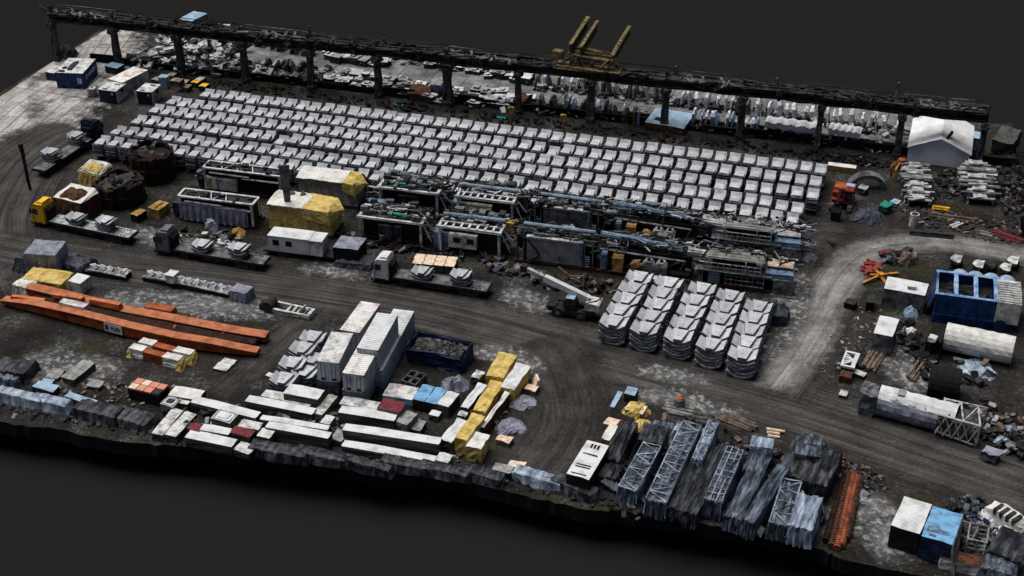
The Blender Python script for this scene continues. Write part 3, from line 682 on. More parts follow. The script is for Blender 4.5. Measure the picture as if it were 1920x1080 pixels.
b = MB(); b.box(0,1.3,0,1.2,0,2.0,0,tx=-.08,ty=-.08); b.box(-.1,1.4,-.1,1.3,2.0,2.15,0); o = b.build('waste_bin', ['pale_blue'], jit=.03); put(o, G(300,166), GA); tag(o, 'pale grey upright waste bin beside the crates under the runway', 'bin')
for i, (x, y, z, w_, m_) in enumerate([(289,158,0,1.6,'beige'),(324,160,0,1.9,'beige'),(341,163,0,1.9,'beige'),(330,161,1.0,1.9,'timber'),(345,172,0,1.6,'timber'),(317,150,0,1.9,'beige'),(363,163,0,1.3,'yellow_paint'),(378,170,0,1.2,'yellow_paint'),(371,158,0,1.3,'white_dirty')]):
    boxy('crate', ['low pale crate left of the grey bin','pale crate at the front of the stacked crates','pale crate right in the stacked crates','top crate of the stacked crates under the runway','flat timber crate before the stacked crates','pale crate behind the stacked crates','left yellow crate by the corner of the segment field','right yellow crate by the corner of the segment field','white crate between the yellow ones'][i], 'crate', (x-6,y-9), (x+7,y-7), 1.5, .95, [m_, 'stack_side' if i < 6 else 'navy'], z0=z, group=None, jit=.07)

# ------------------------------------------------------------------ sheds, rusty drums, small boxes near the yellow lorry
def shed(label, a, b_, D, h, top, side, seed, rise=.8, corrug=False):
    O, an, L = fr(a, b_, h); t = thing('tarp_shed', label, 'shed', O, an)
    b = MB(); cover(b, 0, L, 0, D, 0, h, 0, seed, amp=.16, flare=.3, rise=rise); b.build('side_sheet', side, t)
    b = MB(); b.hexa([(-.1,.1,h+.1),(L+.1,.1,h+.1),(L+.15,D,h+.15),(-.1,D,h+.15),(-.1,.1,h+.18),(L+.1,.1,h+.2),(L*.9,D,h+.3+rise*.5),(.1,D,h+.3+rise*.5)],0)
    if corrug:
        for k in range(8): b.box(.1+k*L/8,.22+k*L/8,.2,D-.1,h+.2,h+.42)
    b.build('roof', top, t, cuts=2, jit=.07)
shed('tan sided shed with clean white roof behind the yellow cab', (100,372), (150,384), 4.0, 3.0, 'tarp_white', 'rust_light', 3)
shed('shed under a crumpled yellow sheet with ribbed white roof', (146,322), (186,330), 3.2, 2.6, 'white_dirty', 'tarp_yellow', 5, corrug=True)
def drum(label, c, r, h, seed):
    P = G(*c); t = thing('rusty_drum', label, 'steel drum', P); n = 28; b = MB(); rr = random.Random(seed)
    prof = [(r*1.02,0),(r,h*.45),(r*1.03,h*.5),(r,h*.55),(r*.98,h),(r*.88,h),(r*.86,h*.72)]
    vs = [(p[0]*math.cos(2*math.pi*i/n)*(1+rr.uniform(-.02,.02)), p[0]*math.sin(2*math.pi*i/n), p[1]+(rr.uniform(-.7,.15) if 3 < j < 6 else 0)) for j, p in enumerate(prof) for i in range(n)]
    fs = [(j*n+i, j*n+(i+1)%n, (j+1)*n+(i+1)%n, (j+1)*n+i) for j in range(len(prof)-1) for i in range(n)]
    b.add(vs, fs); b.build('shell', 'rust', t, jit=.10)
    b = MB(); b.cyl((0,0,h*.5),(0,0,h*.78),r*.9,n=24,m=0)
    for k in range(26):
        a = rr.uniform(0,6.3); q = rr.uniform(0,r*.7); b.at((q*math.cos(a), q*math.sin(a), h*.74), rr.uniform(0,3), rr.uniform(-.6,.6), rr.uniform(-.6,.6)); b.box(-1.1,1.1,-.6,.6,0,.35, rr.choice([0,1,1,2,3]))
    b.at(); b.build('filling', ['black','dark_steel','cladding','rust'], t, cuts=1, jit=.12)
    b = MB()
    for k in range(5):
        a = 3.6+k*.55; b.bar((r*1.0*math.cos(a), r*1.0*math.sin(a), .2), (r*1.04*math.cos(a), r*1.04*math.sin(a), h*.95), .2, .3)
    b.build('stiffener', 'rust', t, jit=.03)
drum('open rusty round drum nearest the white roofed shed', (228,374), 3.6, 3.5, 2)
drum('taller rusty round drum standing at the edge of the segment field', (288,330), 3.5, 4.6, 3)
boxy('crate', 'small yellow topped box on dark base beside the lorry', 'crate', (244,401), (257,405), 2.0, 1.2, ['crate_yellow','black'])
def cr(m, L, D, h):
    m.box(L*.42,L*.58,.3,D-.4,h,h+.15,1)
boxy('crate', 'tall ochre crate with a slot in its lid, right of the drums', 'crate', (278,389), (296,394), 2.6, 1.5, ['crate_yellow','crate_yellow'], jit=.08, build=cr)
# broken lamp posts
for lab, x, y, h, w in (('tall torn dark post standing alone at the left edge of the yard', 57, 356, 7.6, .5), ('tall dark post widening upwards beside the yellow and white covered unit', 545, 432, 10.4, 1.4)):
    b = MB(); b.hexa([(-.12,-.1,0),(.12,-.1,0),(.12,.1,0),(-.12,.1,0),(-w/2-.2,-.1,h),(w/2-.1,-.1,h),(w/2-.1,.1,h),(-w/2-.2,.1,h)])
    o = b.build('lamp_post', 'grey_steel' if w > 1 else 'dark_steel', cuts=3, jit=.09 if w < 1 else .05, seed=4); put(o, G(x,y), 0); tag(o, lab, 'post')

# ------------------------------------------------------------------ the two trains of machine units
def rowB(x): return 412+(x-336)*.1255
def rowA(x): return 357+(x-378)*.1235
def truss(b, L, y, z0, z1, w=.16, k=8, m=0):
    b.bar((0,y,z0),(L,y,z0),w,m=m); b.bar((0,y,z1),(L,y,z1),w,m=m)
    for i in range(k):
        x = L*i/k; q = L*(i+1)/k; b.bar((x,y,z0 if i % 2 else z1),(q,y,z1 if i % 2 else z0),w*.7,m=m); b.bar((x,y,z0),(x,y,z1),w*.6,m=m)
def frame_of(rf, x0, x1):
    A, B = G(x0, rf(x0)), G(x1, rf(x1)); d = B-A; return A, math.atan2(d.y,d.x), d.length
def bits(b, L, D, z0, z1, n, seed, ms=(0,), s=.6):
    rr = random.Random(seed)
    for i in range(n):
        x, y, z = rr.uniform(.3,L-.6), rr.uniform(.2,D-.3), rr.uniform(z0,z1); k = rr.random()
        b.at((x,y,z), rr.choice([0,0,.1,1.57]), rr.uniform(-.1,.1)); q = s*rr.uniform(.4,1.5)
        if k < .4: b.box(-q/2,q/2,-q/3,q/3,0,q*.7, rr.choice(ms))
        elif k < .75: b.cyl((-q*1.2,0,.2),(q*1.2,.1,.2),.1*rr.uniform(.8,2.4),n=7,m=rr.choice(ms))
        else: b.bar((-q,0,0),(q*.8,.2,q*.6),.12,m=rr.choice(ms))
    b.at()
def rails(b, L, D, H, m=0, k=7):
    for i in range(k+1): b.bar((L*i/k,0,H),(L*i/k,0,H+1.0),.07,m=m)
    b.bar((0,0,H+1.0),(L,0,H+1.0),.07,m=m); b.bar((0,0,H+.5),(L,0,H+.5),.05,m=m)
def ladder(t, x, y, z0, z1, m='light_steel', w=.5):
    b = MB(); b.bar((x,y,z0),(x,y,z1),.07); b.bar((x+w,y,z0),(x+w,y,z1),.07); n = int((z1-z0)/.35)
    for k in range(n): b.bar((x,y,z0+.2+k*.35),(x+w,y,z0+.2+k*.35),.07,.07)
    b.build('ladder', m, t)
def base(t, L, D, m='rust_light'):
    b = MB(); b.box(-.3,L+.3,-.05,.25,.1,.5,0); b.box(-.3,L+.3,D-.25,D+.05,.1,.5,0)
    for k in range(6): b.box(L*k/5-.1,L*k/5+.1,.26,D-.26,.15,.42,0)
    b.build('skid', m, t, cuts=1, jit=.03)
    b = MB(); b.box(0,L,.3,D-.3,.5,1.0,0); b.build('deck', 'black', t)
def u_lattice(rf, x0, x1, lab, side, seed):
    A, an, L = frame_of(rf, x0, x1); D = 3.2; H = 3.8; t = thing('machine_unit', lab, 'machine', A, an, None)
    base(t, L, D, 'dark_steel')
    b = MB(); b.bar((0,0,H+.15),(L,0,H+.15),.32,.2); b.bar((0,D*.72,H+.15),(L,D*.72,H+.15),.32,.2); b.bar((0,0,H+.15),(0,D*.72,H+.15),.3,.2); b.bar((L,0,H+.15),(L,D*.72,H+.15),.3,.2)
    for i in range(5):
        p = L*(.16+.1*i); b.bar((p,0 if i % 2 else D*.72,H+.2),(p+L*.09,D*.72 if i % 2 else 0,H+.2),.16)
    for x in (.2,L-.2): b.bar((x,0,.5),(x,0,H),.3); b.bar((x,D*.72,.5),(x,D*.72,H),.3)
    b.build('frame', 'frost_steel', t, cuts=1, jit=.03)
    b = MB(); b.box(.1,L-.1,.15,D*.7,H-.3,H,0); bits(b, L, D*.6, H-.05, H+.1, 16, seed, (0,1), .7); b.build('top_gear', ['dark_steel','film_dark'], t, jit=.05)
    b = MB(); b.cyl((1,-.15,H-.5),(L*.6,-.15,H-.6),.14,n=7); b.cyl((L*.5,-.2,H-.9),(L-.3,-.2,H-.9),.14,n=7); b.build('pipe', 'light_steel', t)
    if side == 'curtain':
        for q in range(2):
            b = MB(); w0, w1 = L*(.02+.46*q), L*(.47+.46*q)
            rr = random.Random(seed+q); nu = 24
            vs = []; 
            for j, z in enumerate((.35,1.2,2.1,2.9)):
                for i in range(nu+1): vs.append((w0+(w1-w0)*i/nu, -.30+.16*math.sin(i*1.35+q)*(1-j*.22)+rr.uniform(-.05,.05)-.12*(3-j)*.2, z))
            n_ = len(vs); vs += [(x,y+.06,z) for x,y,z in vs]; fs = []
            for j in range(3):
                for i in range(nu): a = j*(nu+1)+i; fs += [(a,a+1,a+nu+2,a+nu+1),(n_+a,n_+a+nu+1,n_+a+nu+2,n_+a+1)]
            b.add(vs, fs); b.box(w0,w1,-.32,.2,2.88,3.05); b.build('curtain', 'tarp_grey', t)
    else:
        b = MB(); b.box(.3,L*.42,-.25,.6,.6,2.5,0); b.box(.8,1.1,-.3,-.24,.6,2.5,1); b.box(2,2.3,-.3,-.24,.6,2.5,1); b.build('panel_box', ['white_dirty','crate_yellow'], t, cuts=1, jit=.03)
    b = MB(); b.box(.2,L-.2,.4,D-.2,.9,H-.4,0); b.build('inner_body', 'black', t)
    b = MB(); b.box(.2,2.3,.2,1.8,.3,2.4,0); bits(b, 2.5, 2, .5, 2.5, 10, seed+3, (0,1), .7); o = b.build('end_machinery', ['dark_steel','grey_steel'], t, jit=.05); o.location = (-1.6,.3,0)
def u_tarp(rf, x0, x1, lab, topm, sidem, endm, seed, holes, H=4.2, D=4.2):
    A, an, L = frame_of(rf, x0, x1); t = thing('covered_unit', lab, 'machine', A, an)
    base(t, L, D, 'dark_steel')
    b = MB(); cover(b, .05, L*.995, .1, D-.1, .5, H-.1, 0, seed, amp=.12, flare=.22, nu=18, pleat=.1); b.build('side_sheet', sidem, t)
    b = MB(); rr = random.Random(seed)
    f = lambda u, v: (-.15+(L*(.6 if holes else .82)+.15)*u, -.2+(D+.4)*v, H+.06+.35*math.sin(v*3.1)+(0))
    g_ = rumple(f, 14, 6, .07, seed); b.grid(g_, 14, 6); 
    n_ = len(b.v); b.v += [(x,y,z-.12) for x,y,z in b.v]; b.f += [tuple(n_+k for k in q[::-1]) for q in b.f]; b.m += b.m[:]
    b.build('top_sheet', topm, t, smooth=False)
    b = MB(); x = L*(.55 if holes else .78); e = L*1.14
    b.add([(x,-.25,H+.12),(x,D+.25,H+.15),(x,D*.5,H+.42),(L*.97,-.15,H-.15),(L*.97,D+.1,H-.1),(L*.97,D*.5,H+.3),(e,D*.55,H-.7),(L*1.0,-.3,2.2),(L*1.03,D*.6,2.0),(x,-.26,3.0)],
          [(0,3,5,2),(2,5,4,1),(3,6,5),(5,6,4),(3,7,6),(6,7,8),(6,8,4),(0,9,7,3)])
    n_ = len(b.v); b.v += [(x_+.0,y_+.05,z_-.08) for x_,y_,z_ in b.v]; b.f += [tuple(n_+k for k in q[::-1]) for q in b.f]; b.m += b.m[:]
    b.build('end_sheet', endm, t, cuts=3, jit=.045, fix=False)
    if holes:
        for hx in (.16,.24,.42):
            b = MB(); b.cyl((L*hx,D*.75,H+.2),(L*hx+.3,D*.82,H+.62),.42,n=7); b.build('tear', 'timber', t, jit=.12)
def u_frame(rf, x0, x1, lab, kind, seed, postm='frost_steel'):
    A, an, L = frame_of(rf, x0, x1); D = 3.4; H = 4.1; t = thing('machine_unit', lab, 'machine', A, an)
    base(t, L, D)
    b = MB()
    for x in (.15,L-.15):
        for y in (0,D): b.bar((x,y,.5),(x,y,H),.34,.3)
    b.bar((-.3,0,H+.1),(L+.2,0,H+.1),.42,.3); b.bar((-.3,D,H+.1),(L+.2,D,H+.1),.42,.3); b.bar((0,0,H+.1),(0,D,H+.1),.4,.3); b.bar((L,0,H+.1),(L,D,H+.1),.4,.3)
    b.bar((L+.1,.2,H),(L+1.3,.4,1.2),.14); b.bar((L+.2,1.2,H),(L+1.6,1.4,2.2),.12)
    b.build('frame', postm, t, cuts=2, jit=.05, seed=seed)
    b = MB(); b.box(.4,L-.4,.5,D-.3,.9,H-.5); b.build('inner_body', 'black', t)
    if kind == 'green':
        b = MB(); b.box(L*.15,L*.78,1.2,1.7,H+.15,H+.45); b.build('green_tray', 'green_paint', t, cuts=1, jit=.04)
        b = MB(); b.box(-.2,L*.35,D+1.0,D+2.1,H-.6,H+.25); b.build('cable_box', 'duct_blue', t, cuts=1, jit=.05)
        b = MB(); b.box(L*.35,L*1.02,D+1.0,D+2.0,H-.7,H-.2,0); bits(b, L, D+1.6, H, H+.3, 44, seed, (0,1,1), .8); b.build('top_gear', ['dark_steel','grey_steel'], t, jit=.05)
        b = MB(); b.box(L*.3,L*.68,.0,.35,1.0,3.2,0,tx=.1); b.build('wrapped_case', 'film_dark', t, cuts=2, jit=.07)
        b = MB(); b.cyl((L*.36,.0,1.0),(L*.36,.0,1.7),.45,n=10); b.build('canister', 'grey_steel', t)
    else:
        b = MB(); b.box(L*.16,L*.62,-.25,1.6,1.25,3.25,0); o = b.build('cabin', 'beige' if kind == 'cabin_tan' else 'white_dirty', t, cuts=1, jit=.015)
        for f in (.24,.46):
            w_ = MB(); w_.box(L*f,L*f+1.0,-.29,-.24,2.05,2.85); w_.build('window', 'black', o)
        for x in (-.9, L*.02):
            b = MB(); b.box(x,x+1.2,.1,1.4,.6,3.2,0,tx=.05); b.build('steel_tank', 'duct_blue', t, bev=.1)
        b = MB()
        for k in range(7): b.bar((L*(.1+k*.13),0,H+.25),(L*(.1+k*.13),1.2,H+.25),.3,.2)
        b.bar((0,1.25,H+.25),(L,1.25,H+.25),.3,.2); b.build('walkway', postm, t, cuts=1, jit=.04)
        b = MB(); b.cyl((0,2.6,H+.7),(L*1.02,2.6,H+.7),.3,n=12); b.box(L*.25,L*.33,2.2,2.5,H+.1,H+.7); b.build('duct', 'duct_pale', t, cuts=1, jit=.02)
        b = MB(); bits(b, L, 1.8, H-.1, H+.5, 30, seed, (0,1,1), .9); o = b.build('top_gear', ['dark_steel','grey_steel'], t, jit=.05); o.location = (0,3.4,0)
        b = MB(); b.box(L+.3,L+1.4,2.2,3.5,H-.8,H+.6,0); b.build('pump_box', 'crate_yellow' if kind != 'cabin_tan' else 'rust_light', t, cuts=1, jit=.08)
def u_panel(rf, x0, x1, lab, seed, dark):
    A, an, L = frame_of(rf, x0, x1); D = 3.0; H = 4.3; t = thing('machine_unit', lab, 'machine', A, an)
    base(t, L, D)
    b = MB(); b.box(L*.14,L*.82,-.05,.5,.6,H-.3,0); b.box(L*.14-.1,L*.82+.1,-.12,.55,H-.3,H,1); b.box(L*.82,L*.86,-.15,.5,.6,H,2)
    b.build('side_panel', ['grey_steel' if dark else 'panel_grey','light_steel','duct_blue'], t, cuts=1, jit=.025)
    if not dark:
        lettering(t, 'S', (L*.56,-.12,1.4), (math.pi/2,0,0), 1.0, 'black', .02)
        b = MB(); pts = [(L*.15,H-.4),(L*.2,3.2),(L*.27,2.4),(L*.3,1.6),(L*.26,1.1),(L*.2,.9)]
        for p, q in zip(pts, pts[1:]): b.cyl((p[0],-.2,p[1]),(q[0],-.2,q[1]),.12,n=7)
        b.build('hose', 'black', t)
    ladder(t, L*.04, -.15, .6, 2.6); ladder(t, L*.9, -.15, .6, 2.4)
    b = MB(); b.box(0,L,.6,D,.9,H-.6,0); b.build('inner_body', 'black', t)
    b = MB()
    for x in (.1,L*.1,L*.88,L*.99):
        b.bar((x,0,.5),(x,0,H+.5),.14); b.bar((x,1.2,2),(x,1.2,H+.7),.12)
    b.bar((.1,0,H-.2),(L*.99,0,H-.2),.08); b.bar((.1,1.2,H+.6),(L*.99,1.2,H+.6),.08); b.bar((.1,0,H-.2),(.1,1.2,H+.6),.08); b.bar((L*.86,0,H-.4),(L*1.05,0,H-.4),.1); b.bar((L*.86,0,H+.4),(L*1.05,0,H+.4),.1); b.build('railing', 'grey_steel', t, cuts=1, jit=.04)
    b = MB(); b.cyl((L*.05,2.3,H+.65),(L*.98,2.3,H+.5),.3,n=12); b.cyl((L*.4,3.0,H+.1),(L*.95,3.0,H),.25,n=9); b.build('duct', 'duct_pale', t, cuts=1, jit=.02)
    b = MB(); bits(b, L*.9, 1.8, H-.3, H+.2, 24, seed, (0,1), .8); b.build('top_gear', ['dark_steel','grey_steel'], t, jit=.05)
def u_open(rf, x0, x1, lab, seed):
    A, an, L = frame_of(rf, x0, x1); D = 3.4; H = 3.9; t = thing('machine_unit', lab, 'machine', A, an)
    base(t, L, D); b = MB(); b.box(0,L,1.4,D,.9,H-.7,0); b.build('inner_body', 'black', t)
    b = MB(); b.box(L*.02,L*.09,-.1,1.0,.6,3.0,0); b.build('tall_cabinet', 'duct_blue', t, bev=.05)
    b = MB(); b.box(L*.15,L*.27,-.2,1.1,.6,2.7,0); b.build('yellow_cabinet' if 0 else 'cabinet', 'crate_yellow', t, cuts=1, jit=.05)
    for f in (.55,.69):
        b = MB(); b.prism([(L*f-.8,.7),(L*f-.8,2.1),(L*f-.4,2.6),(L*f+.4,2.6),(L*f+.8,2.1),(L*f+.8,.7)], -.1, 1.1, 'y', 0)
        for k in range(3): b.box(L*f-.82,L*f+.82,-.14,-.1,1.0+k*.4,1.12+k*.4,1)
        o = b.build('plastic_tank', ['light_steel','grey_steel'], t); c = MB(); c.cyl((L*f,.5,2.6),(L*f,.5,2.8),.25,n=8); c.build('cap', 'black', o)
    b = MB(); b.cyl((L*.4,0,1.6),(L*.4,.8,1.6),.6,n=10,m=0); b.bar((L*.42,0,1.7),(L*.5,-.3,2.4),.3,m=0); b.build('pump', 'crate_yellow', t, jit=.06)
    b = MB(); b.cyl((-.2,2.4,H+.8),(L*.36,2.3,H+.6),.46,n=12); b.cyl((L*.36,2.3,H+.6),(L*.9,2.0,H+.2),.36,n=12); b.build('duct', 'duct_blue', t, cuts=1, jit=.04)
    b = MB(); bits(b, L*.9, 2.0, H-.4, H+.6, 36, seed, (0,1,1,2), .9); o = b.build('top_gear', ['dark_steel','grey_steel','cladding_pale'], t, jit=.06); o.location = (0,2.2,0)
    b = MB(); b.bar((0,.3,H-.4),(L*.95,.3,H-.8),.2); rails(b, L*.3, D, H-.5, k=3); b.bar((L*.9,.2,1.8),(L*.95,.3,H-.7),.15); b.bar((-1.2,0,2.9),(.2,.3,H-.4),.12); b.build('railing', 'grey_steel', t, cuts=1, jit=.05)
def u_cage(rf, x0, x1, lab, seed, canm):
    A, an, L = frame_of(rf, x0, x1); D = 3.2; H = 4.4; t = thing('machine_unit', lab, 'machine', A, an)
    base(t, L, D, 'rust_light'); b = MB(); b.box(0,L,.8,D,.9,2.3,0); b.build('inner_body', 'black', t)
    ladder(t, L*.02, -.1, .6, 2.6)
    b = MB(); b.prism([(L*.12,.7),(L*.12,1.9),(L*.14,2.4),(L*.22,2.4),(L*.24,1.9),(L*.24,.7)], -.1, 1.0, 'y', 0)
    for k in range(3): b.box(L*.118,L*.242,-.14,-.1,1.0+k*.4,1.12+k*.4,1)
    b.build('plastic_tank', ['pale_blue','grey_steel'], t)
    b = MB(); b.box(-.3,L*.78,-.3,D,2.45,2.6); b.box(L*.72,L,-.2,D,2.2,2.35); b.build('deck_plate', 'grey_steel', t, cuts=1, jit=.03)
    b = MB()
    for z in (2.6,3.2,3.8): b.bar((L*.02,-.2,z),(L*.66,-.2,z),.09)
    for k in range(11): b.bar((L*(.02+k*.064),-.2,2.6),(L*(.02+k*.064),-.2,3.8 if k > 2 else 3.3),.09)
    for z in (.8,1.5,2.1): b.bar((L*.3,-.1,z),(L*.7,-.1,z),.06)
    for k in range(8): b.bar((L*(.3+k*.057),-.1,.7),(L*(.3+k*.057),-.1,2.2),.06)
    for x in (.12,.5,.66):
        for y in (-.2,D-.2): b.bar((L*x,y,2.6),(L*x,y,H),.12)
    b.build('railing', 'light_steel', t, cuts=1, jit=.03)
    b = MB()
    for k in range(12): b.box(L*.1,L*.68,.1+k*.25,.24+k*.25,H+.04,H+.16,0)
    b.box(L*.09,L*.69,0,D,H-.02,H+.05,0); b.build('roof', 'cladding_pale', t, cuts=1, jit=.05)
    b = MB(); b.cyl((-L*.12,1.4,H-.2),(L*.14,1.4,H-.4),.6,n=12); b.build('silencer', 'light_steel', t, cuts=1, jit=.08)
    b = MB(); b.cyl((L*.15,1.2,3.1),(L*.6,1.2,3.1),.55,n=10); b.build('boiler', 'dark_steel', t, jit=.05)
    b = MB(); b.box(L*.70,L*1.0,.1,D-.1,2.4,3.05,0); b.build('end_machinery', 'duct_blue', t, jit=.05)
    b = MB(); b.prism([(L*.72,3.3),(L*.98,3.3),(L*.98,3.5),(L*.72,3.5)], D*.45, D, 'y', 0); b.build('end_roof', canm, t, cuts=2, jit=.1)
    b = MB(); b.box(L*.8,L*1.02,-.35,-.2,.2,2.3,0); b.box(L*.78,L*1.06,-.7,-.2,.1,.25,0); b.build('end_plate', 'grey_steel', t, cuts=2, jit=.08)
mat('panel_grey', (.25,.26,.27), (.15,.155,.16), .8, .5, .7, .4, 5, fine=.2)
for rf, dx, w, A_ in ((rowA,0,'in the back train',True), (rowB,0,'in the front train',False)):
    if A_:
        u_lattice(rf, 386, 530, 'machine unit with pale lattice roof and white side box, back train', 'box', 3)
        u_tarp(rf, 562, 668, 'unit with wide white sheet roof and yellow end flap, back train', 'tarp_white', 'cladding_pale', 'tarp_yellow', 4, False, D=3.6)
        u_frame(rf, 713, 822, 'open framed unit with green tray on top, back train', 'green', 5)
        u_frame(rf, 858, 962, 'framed unit holding a tan cabin with two windows, back train', 'cabin_tan', 6)
        u_panel(rf, 1002, 1122, 'unit with rough dark side panel, back train', 7, True)
        u_open(rf, 1150, 1300, 'open unit with navy blue duct and grey tanks, back train', 8)
        u_cage(rf, 1335, 1497, 'caged unit with ribbed grey roof, back train', 9, 'white_rusty')
    else:
        u_lattice(rf, 340, 478, 'machine unit with pale lattice roof and grey curtains, front train', 'curtain', 13)
        u_tarp(rf, 508, 622, 'unit wrapped in torn white and yellow sheets, front train', 'tarp_white', 'tarp_yellow', 'tarp_yellow', 14, True, H=4.4)
        u_frame(rf, 676, 792, 'open framed unit with green tray on top, front train', 'green', 15)
        u_frame(rf, 824, 938, 'framed unit holding a white cabin with two windows, front train', 'cabin_white', 16)
        u_panel(rf, 968, 1112, 'unit with smooth grey side panel and black hose, front train', 17, False)
        u_open(rf, 1122, 1290, 'open unit with steel blue duct and yellow cabinet, front train', 18)
        u_cage(rf, 1305, 1484, 'caged unit with ribbed pale roof and tan end cover, front train', 19, 'timber_pale')

# clutter that ties the trains together
def sticks(name, label, cat_, pix, n, mats, seed, spread=1.4, z0=0, hz=1.0, wts=None, lmax=3.2):
    """pipes, hoses and bars lying roughly along the train"""
    rr = random.Random(seed); P = [G(*p) for p in pix]; m = MB()
    for i in range(n):
        t = rr.random()*(len(P)-1); k = int(t); q = P[k].lerp(P[k+1], t-k)+Vector((0, rr.uniform(-1,1)*spread, 0)); z = z0+rr.random()*hz
        a = RANG+rr.gauss(0,.12) if rr.random() < .75 else rr.uniform(0,3.1); L = rr.uniform(.5,lmax)*(1 if rr.random() < .7 else .4); tl = rr.gauss(0,.10) if rr.random() < .8 else rr.uniform(-1.2,1.2)
        d = Vector((math.cos(a)*math.cos(tl), math.sin(a)*math.cos(tl), math.sin(tl)))*L/2; p = Vector((q.x,q.y,z)); mi = rr.choices(range(len(mats)), wts)[0]
        if rr.random() < .5: m.cyl(p-d, p+d, rr.uniform(.04,.16), n=6, m=mi)
        else: m.bar(p-d, p+d, rr.uniform(.06,.22), rr.uniform(.06,.3), m=mi)
    o = m.build(name, mats, jit=.02, seed=seed); struct(o, 'stuff'); return tag(o, label, cat_)
for rf, q in ((rowA,'back'),(rowB,'front')):
    P_ = [(340+i*60+(40 if q == 'back' else 0), rf(340+i*60+(40 if q == 'back' else 0))-20) for i in range(6 if q == 'front' else 5, 20)]
    sticks('machine_clutter', f'pipes, hoses and bars packed along the {q} train of machine units', 'machinery', P_, 480, ['dark_steel','black','grey_steel','frost_steel','duct_blue','rust'], 101 if q == 'back' else 102, spread=1.5, z0=.6, hz=3.2, wts=[4,3,4,2,.8,.8])
    P2 = [(x, y+2) for x, y in P_ if x > 690]
    sticks('machine_clutter', f'cables and grey fittings lying on top of the {q} train', 'machinery', P2, 420, ['dark_steel','grey_steel','frost_steel','duct_pale','black'], 103 if q == 'back' else 104, spread=1.6, z0=4.1, hz=.7, wts=[4,4,2,1,3], lmax=2.4)
# ------------------------------------------------------------------ between the trains and the road
def office(label):
    A, B = G(506,480), G(606,492); d = B-A; L = d.length; an = math.atan2(d.y,d.x); t = thing('office_trailer', label, 'trailer', A, an)
    b = MB(); b.box(0,L*.76,0,2.5,.9,3.2,0); o = b.build('wall', 'white_paint', t, cuts=1, jit=.02)
    for x in (.08,.32):
        w_ = MB(); w_.box(L*x,L*x+.9,-.04,.0,1.9,2.7); w_.build('window', 'black', o)
    b = MB(); b.box(L*.77,L,0,2.5,.9,3.15,0); b.build('end_box', 'white_dirty', t, cuts=1, jit=.03)
    b = MB(); b.box(-.08,L*.765,-.06,2.56,3.2,3.32); b.box(L*.768,L+.05,-.06,2.56,3.15,3.25); b.build('roof', 'white_paint', t, cuts=1, jit=.02)
    b = MB(); b.box(-1,L+1.6,.2,2.3,.6,.85); b.build('chassis', 'dark_steel', t)
    for x in (L*.2,L*.28,L*.9):
        b = MB(); wheel(b, x, .05, .42); b.build('wheel', ['rubber','dark_steel'], t)
office('long white office box with two black windows on a trailer')
boxy('steel_box', 'grey topped dark box half wrapped in black sheet, behind the white lorry', 'box', (624,463), (671,469), 3.4, 2.8, ['tarp_grey','black'], cuts=2, jit=.05)
def tarpthing(name, lab, cat_, a, b_, D, h, m_, seed, rise=.2, flare=.4, amp=.2, z0=0):
    O, an, L = fr(a, b_, z0+h); b = MB(); cover(b, 0, L, 0, D, 0, h, 0, seed, amp=amp, flare=flare, rise=rise, nu=10, pleat=.15)
    o = b.build(name, m_, cuts=1, jit=.03); put(o, (O.x,O.y,z0), an); return tag(o, lab, cat_)
tarpthing('wrapped_load', 'low load under crumpled black sheet at the foot of the dark box', 'covered load', (628,490), (694,498), 3, .9, 'tarp_dark', 4)
# pallets of pale boards behind the white lorry
for r in range(2):
    for c in range(4):
        a = (776+c*20-r*3, 478+c*1.7+r*9)
        boxy('board_pallet', f'pale board stack, {["leftmost","second","third","rightmost"][c]} in the {["back","front"][r]} row behind the white lorry', 'pallet', (a[0],a[1]+6), (a[0]+18,a[1]+8), 1.3, 1.3, ['timber_pale','stack_side'], group='pale board stacks behind the white lorry', jit=.03)
heap('scrap_metal', 'tangle of dark scrap and pipes between the machines and the road', 'scrap', [(900,470),(930,500),(1000,525),(1060,540)], 90, .9, ['dark_steel','rust','grey_steel','navy','timber'], .9, 21, wts=[5,3,3,1,1])
heap('scrap_metal', 'tangle of thin rusty scrap left of the five segment columns', 'scrap', [(1060,530),(1150,545)], 40, 1.0, ['dark_steel','rust','timber'], .8, 22)
heap('scrap_metal', 'small dark scrap around the lorry tails', 'scrap', [(330,440),(450,452)], 40, .8, ['white_dirty','rust','grey_steel','dark_steel'], .6, 23)
heap('scrap_metal', 'dark engines and hoses below the covered units', 'scrap', [(640,448),(760,468),(860,480)], 80, .8, ['dark_steel','grey_steel','rust','black'], .9, 24)
b = MB(); b.cyl((-1,0,.4),(1.6,0,.4),.35,n=9,m=1); b.cyl((-1.8,.6,.35),(.8,.9,.35),.35,n=9); b.cyl((.4,-.8,.3),(2,-.6,.3),.3,n=9,m=1)
o = b.build('pipe_pieces', ['grey_steel','rust_light'], jit=.05); put(o, G(975,512), .6); tag(o, 'short rusty pipe pieces lying left of the crane jib', 'pipes')
def arch(lab, a, b_, h):
    A, B = G(*a), G(*b_); d = B-A; L = d.length; an = math.atan2(d.y,d.x); b = MB()
    b.bar((0,0,0),(.4,.3,h),.16); b.bar((L,0,0),(L-.3,.2,h),.16); b.bar((.4,.3,h),(L*.5,.2,h*.55),.16); b.bar((L*.5,.2,h*.55),(L-.3,.2,h),.16); b.bar((0,.0,.2),(L,1.5,.2),.14)
    o = b.build('bent_stand', 'timber', cuts=1, jit=.06); put(o, A, an); tag(o, lab, 'bent metal')
arch('thin rusty bent frame lying between crane and segment columns', (1040,520), (1096,540), 1.6)
